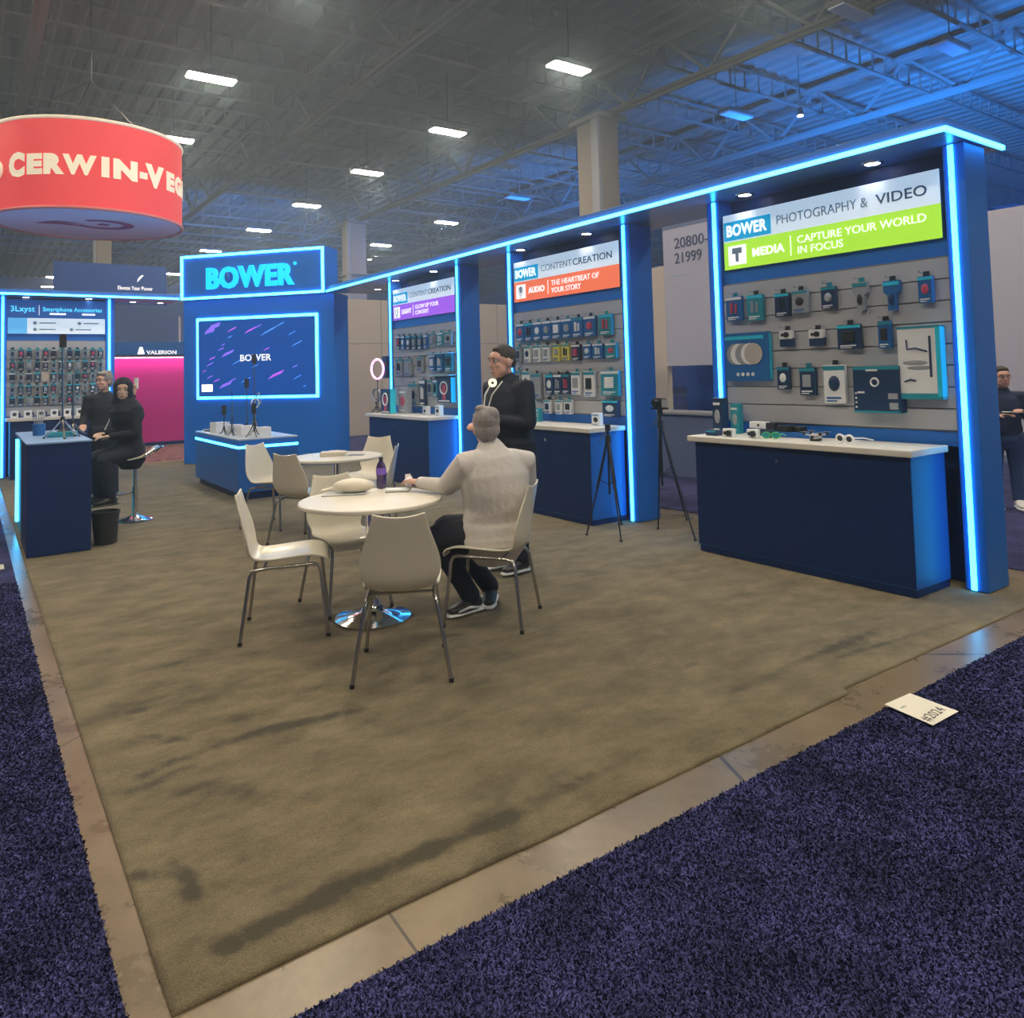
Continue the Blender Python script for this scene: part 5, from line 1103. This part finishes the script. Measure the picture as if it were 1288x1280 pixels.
        if sc.get('stripe'):
            for sg in (-1, 1): B().tube([a0 - Vector((0, 0, .055)) + td * .13 + sdir * sg * .044, a0 - Vector((0, 0, .04)) + td * .05 + sdir * sg * .05, a0 - Vector((0, 0, .055)) - td * .03 + sdir * sg * .042], [.006, .009, .006], 6).obj('stripe', M_print_w, so)
    hair = sc.get('hair')
    if hair:
        b = B(); hm = sc.get('hair_mode', 'short')
        if hm == 'short':
            he(b, (-.018, 0, .046), (.092, .078, .083)); he(b, (-.058, 0, .0), (.044, .066, .05)); he(b, (.03, 0, .094), (.042, .045, .018))
            if sc.get('fringe', True): he(b, (.035, 0, .088), (.05, .055, .028))
        if hm == 'full':
            he(b, (-.022, 0, .045), (.102, .086, .092)); he(b, (-.048, 0, -.012), (.068, .078, .075)); he(b, (.035, .01, .095), (.055, .06, .032)); he(b, (-.04, .03, .12), (.04, .04, .025)); he(b, (-.06, -.03, .08), (.05, .05, .05))
        if hm == 'scarf':
            he(b, (-.032, 0, .040), (.118, .104, .112)); he(b, (-.045, 0, -.04), (.10, .105, .12)); he(b, (-.03, 0, -.12), (.09, .12, .08)); he(b, (.03, 0, -.125), (.062, .068, .045)); 
            for sg in (-1, 1): b.loft([H(.045, sg * .055, .085), H(.055, sg * .076, .01), H(.04, sg * .07, -.07), H(.03, sg * .04, -.12)], [(.02, .022), (.02, .024), (.024, .03), (.03, .03)], HM @ Vector((0, 1, 0)), 10)
            b.loft([H(-.02, 0, -.10), sub(neck) + Vector((0, 0, .0)), sub(neck.lerp(chest, .3)), sub(neck.lerp(chest, .8))], [(.095, .095), (.145, .13), (.215, .155), (.215, .16)], side, 20)
        remeshed(b, 'headscarf' if hm == 'scarf' else 'hair', hair, root, .0065, 2)
    # face details
    M_eye = mat('eye_white', (.75, .74, .72), .3); M_iris = mat('iris_dark', (.03, .02, .015), .2); M_lip = mat('lips', (.42, .16, .15), .5); M_brow = mat('brow', (.06, .04, .035), .8)
    for sy in (-1, 1):
        b = B(); he(b, (.077, sy * .031, .012), (.012, .015, .009), 10, 8); e_ = b.obj('eye', M_eye, root, True)
        b = B(); he(b, (.086, sy * .031, .012), (.005, .007, .0075), 8, 6); b.obj('iris', M_iris, e_, True)
        b = B(); he(b, (.091, sy * .032, .033), (.006, .019, .004), 10, 6); b.obj('eyebrow', sc.get('brow', M_brow), root, True)
    b = B(); he(b, (.091, 0, -.061), (.007, .024, .0065 if not opts.get('smile') else .009), 12, 6); b.obj('lips', M_lip, root, True)
    if opts.get('smile'): b = B(); he(b, (.096, 0, -.060), (.004, .019, .004), 12, 6); b.obj('teeth', M_print_w, root, True)
    if opts.get('glasses'):
        for sy in (-1, 1):
            pts = [H(.101, sy * .031 + .022 * math.cos(a), .012 + .016 * math.sin(a)) for a in [2 * math.pi * i / 14 for i in range(14)]]; B().tube(pts, .0022, 6, True).obj('glasses_rim', M_black, root)
            B().tube([H(.098, sy * .053, .018), H(.0, sy * .082, .012)], .002, 6).obj('glasses_temple', M_black, root)
    return root, origin, H
def rel(base, yaw):
    c, s = math.cos(R_(yaw)), math.sin(R_(yaw))
    return lambda x, y, z: (base[0] + c * x - s * y, base[1] + s * x + c * y, base[2] + z)
def sidev(yaw): return (-math.sin(R_(yaw)), math.cos(R_(yaw)), 0)

# 1 seated man, back to us
M_shirt = mat('white_shirt', (.60, .58, .57), .8, var=.05, vscale=6, bump=.5, bscale=22); M_navyc = mat('navy_trousers', (.012, .014, .03), .85, var=.15, vscale=12, bump=.2)
yaw = 84; q = rel((2.30, 1.97, CH), yaw)
J = dict(base=(2.30, 1.97, CH), pelvis=q(0, 0, .515), chest=q(-.01, .0, .86), neck=q(.03, .01, 1.035), head=q(.055, .02, 1.155),
         shL=q(.0, .20, .94), shR=q(-.02, -.21, .93), elL=(2.085, 2.20, .80), wrL=(2.02, 2.44, .805), elR=q(.05, -.26, .70), wrR=q(.26, -.15, .66),
         hpL=q(.0, .09, .50), hpR=q(.0, -.09, .50), knL=(1.98, 2.17, .50), anL=(2.20, 2.11, .10), knR=(2.18, 2.40, .50), anR=(2.42, 2.22, .10))
r_, o_, H_ = person('grey haired man in a white shirt seated with his back to the camera', J, dict(shirt=M_shirt, collar=True, shirt_low=.06, soft=14, tail=.03, trousers=M_navyc, shoe=M_black, sole=M_print_w, stripe=True, hair=mat('grey_hair', (.30, .28, .28), .9, var=.3, vscale=60, bump=.5, bscale=90), hair_mode='full'),
    dict(side=sidev(yaw), head=(60, -4), bw=1.22, belly=1.15, aw=1.22, hs=1.03, toeL=(-.86, -.05, 0), toeR=(-.45, -.55, 0), curlL=.5, hdL=(-.3, .9, .1), curlR=.8, skin=M_skin))
t = thing('paper_napkin', 'crumpled white napkin in the hand of the seated man, over the table', 'napkin', (2.00, 2.56, TT + .05)); remeshed(B().ell((0, 0, 0), (.03, .028, .035)).ell((.015, .01, .025), (.022, .02, .02)), 'tissue', M_print_w, t, .006, 1); B().box(-.02, .02, -.001, .001, .02, .055).obj('torn_corner', M_print_w, t)
# 2 standing man in black
yaw = 182; q = rel((2.985, 2.77, CH), yaw); M_suit = mat('black_suit', (.007, .012, .030), .75, var=.1, vscale=10, bump=.15)
J = dict(base=(2.985, 2.77, CH), pelvis=q(0, 0, .93), chest=q(.0, 0, 1.26), neck=q(.005, 0, 1.445), head=q(.045, 0, 1.585), shL=q(0, .205, 1.385), shR=q(0, -.205, 1.385),
         elL=q(.02, .27, 1.12), wrL=q(.24, .15, 1.16), elR=q(-.01, -.26, 1.11), wrR=q(.22, -.10, 1.12), hpL=q(0, .09, .90), hpR=q(0, -.09, .90), knL=q(.01, .10, .50), knR=q(.01, -.10, .50), anL=q(-.01, .11, .10), anR=q(-.02, -.11, .10))
r_, o_, H_ = person('smiling man in a black jacket with a lanyard, standing behind the seated man', J, dict(shirt=M_suit, shirt_name='jacket', collar=True, tail=.16, trousers=M_suit, trouser_name='trousers', shoe=M_black, sole=M_print_w, hair=mat('short_dark_hair', (.06, .05, .05), .9, var=.3, vscale=60), hair_mode='short', fringe=False),
    dict(side=sidev(yaw), head=(176, -3), bw=1.28, belly=1.1, aw=1.15, hs=1.08, jaw=1.1, smile=True, curlL=.9, curlR=.9, pnL=(0, 0, 1), skin=M_skin))
B().tube([Vector(q(.10, .065, 1.44)) - o_, Vector(q(.185, .045, 1.34)) - o_, Vector(q(.21, .03, 1.25)) - o_, Vector(q(.215, .0, 1.10)) - o_], .006, 6).tube([Vector(q(.10, -.065, 1.44)) - o_, Vector(q(.185, -.045, 1.34)) - o_, Vector(q(.21, -.03, 1.25)) - o_, Vector(q(.215, .0, 1.10)) - o_], .006, 6).obj('lanyard', M_print_w, r_)
c_ = Vector(q(.22, 0, 1.05)) - o_; B().box(c_.x - .006, c_.x + .006, c_.y - .04, c_.y + .04, c_.z - .05, c_.z + .05).obj('name_badge', M_print_w, r_)
t = thing('mini_ring_lamp', 'tiny glowing yellow ring lamp at the collar of the standing man', 'ring light', q(.17, .035, 1.43), R_(182 - 270 + 45)); B().ring((0, 0, 0), .022, .022, .010, n=24).obj('ring', mat('yellow_glow', (1, 1, .6), emit=(1, .95, .5), es=1.5), t, True); B().cyl((0, .0, 0), (0, .03, 0), .010, n=10).obj('clip', M_black, t)
t = thing('paper_cup', 'small white cup held by the standing man above the seated man', 'cup', q(.31, .03, 1.125)); B().lathe([(0, 0), (.022, 0), (.032, .075), (.030, .075), (.02, .004), (0, .004)], n=18).obj('cup_wall', M_print_w, t, True); B().ring((0, 0, .075), .032, .032, .003, axis='z', n=18).obj('rim', M_print_w, t)
# 3 woman in headscarf on the stool
yaw = 200; base = (1.05, 7.24, CH); q = rel(base, yaw); M_abaya = mat('black_dress', (.006, .010, .026), .85, var=.15, vscale=8, bump=.2)
J = dict(base=base, pelvis=q(.0, 0, .76), chest=q(.03, 0, 1.07), neck=q(.05, 0, 1.26), head=q(.08, .0, 1.415), shL=q(.03, .165, 1.20), shR=q(.03, -.165, 1.20), elL=q(.06, .21, .95), wrL=q(.27, .10, .935), elR=q(.06, -.2, .95), wrR=q(.27, -.05, .96),
         hpL=q(.02, .08, .75), hpR=q(.02, -.08, .75), knL=q(.34, .10, .70), knR=q(.34, -.06, .72), anL=q(.27, .10, .30), anR=q(.30, -.06, .31))
r_, o_, H_ = person('woman in a black headscarf seated on the bar stool, looking at the camera', J, dict(shirt=M_abaya, shirt_name='dress', tail=.10, trousers=M_abaya, shoe=M_black, sole=M_black, hair=M_abaya, hair_mode='scarf'),
    dict(side=sidev(yaw), head=(258, 0), bw=.95, k=.98, hs=.98, skin=M_skin2, curlL=.4, curlR=.5))
B().tube([Vector(q(.14, -.08, 1.20)) - o_, Vector(q(.2, -.10, 1.05)) - o_, Vector(q(.25, -.08, .97)) - o_], .005, 6).obj('bag_strap', M_print_w, r_)
# 4 man behind her
yaw = 250; base = (1.04, 9.05, CH); q = rel(base, yaw)
J = dict(base=base, pelvis=q(0, 0, .88), chest=q(0, 0, 1.19), neck=q(0, 0, 1.37), head=q(.04, 0, 1.52), shL=q(0, .19, 1.31), shR=q(0, -.19, 1.31), elL=q(.10, .30, 1.12), wrL=q(.17, .36, 1.33), elR=q(0, -.24, 1.04), wrR=q(.2, -.2, .98),
         hpL=q(0, .09, .86), hpR=q(0, -.09, .86), knL=q(.01, .09, .48), knR=q(.01, -.09, .48), anL=q(0, .10, .10), anR=q(0, -.10, .10))
r_, o_, H_ = person('grey haired person in a dark jacket standing behind the seated woman, holding up a phone', J, dict(shirt=mat('dark_jacket', (.014, .020, .04), .8, bump=.15), shirt_name='jacket', tail=.1, trousers=M_suit, shoe=M_black, sole=M_print_w, stripe=True, hair=MATS['grey_hair'], hair_mode='full'),
    dict(side=sidev(yaw), head=(215, 0), hdL=(.1, 0, 1), pnL=(-.6, -.8, 0), curlL=.7, skin=M_skin))
t = thing('mobile_phone', 'white phone held up beside the headscarf of the seated woman', 'phone', (1.365, 8.79, 1.42), R_(20)); B().box(-.012, .012, -.035, .035, 0, .145, .004).obj('phone_body', M_print_w, t); B().box(.012, .013, -.031, .031, .006, .139).obj('phone_screen', M_black, t)
# 5 man at the right edge
yaw = 215; base = (8.2, 1.42, CH); q = rel(base, yaw)
J = dict(base=base, pelvis=q(0, 0, .74), chest=q(.0, 0, 1.02), neck=q(.01, 0, 1.18), head=q(.05, 0, 1.32), shL=q(0, .18, 1.13), shR=q(0, -.18, 1.13), elL=q(.08, .22, .90), wrL=q(.28, .10, .98), elR=q(.08, -.22, .90), wrR=q(.28, -.08, .95),
         hpL=q(0, .09, .72), hpR=q(0, -.09, .72), knL=q(.01, .09, .40), knR=q(.01, -.09, .40), anL=q(0, .10, .09), anR=q(0, -.10, .09))
r_, o_, H_ = person('man with glasses in a dark blue top, at the right picture edge', J, dict(shirt=mat('blue_black_top', (.015, .03, .09), .8), shirt_name='sweater', collar=True, trousers=mat('blue_jeans', (.03, .07, .2), .85, var=.2), shoe=M_print_w, sole=M_print_w, hair=MATS['short_dark_hair'], hair_mode='short'),
    dict(side=sidev(yaw), head=(222, 0), glasses=True, k=.93, hs=.95, curlL=.8, skin=M_skin))
t = thing('white_leaflet', 'white paper held by the man with glasses at the right edge', 'leaflet', q(.36, 0, .99), R_(yaw)); B().box(-.05, .05, -.08, .08, 0, .003).obj('sheet', M_print_w, t); B().box(-.04, .04, -.06, .06, .003, .0035).obj('print', M_greypr, t)
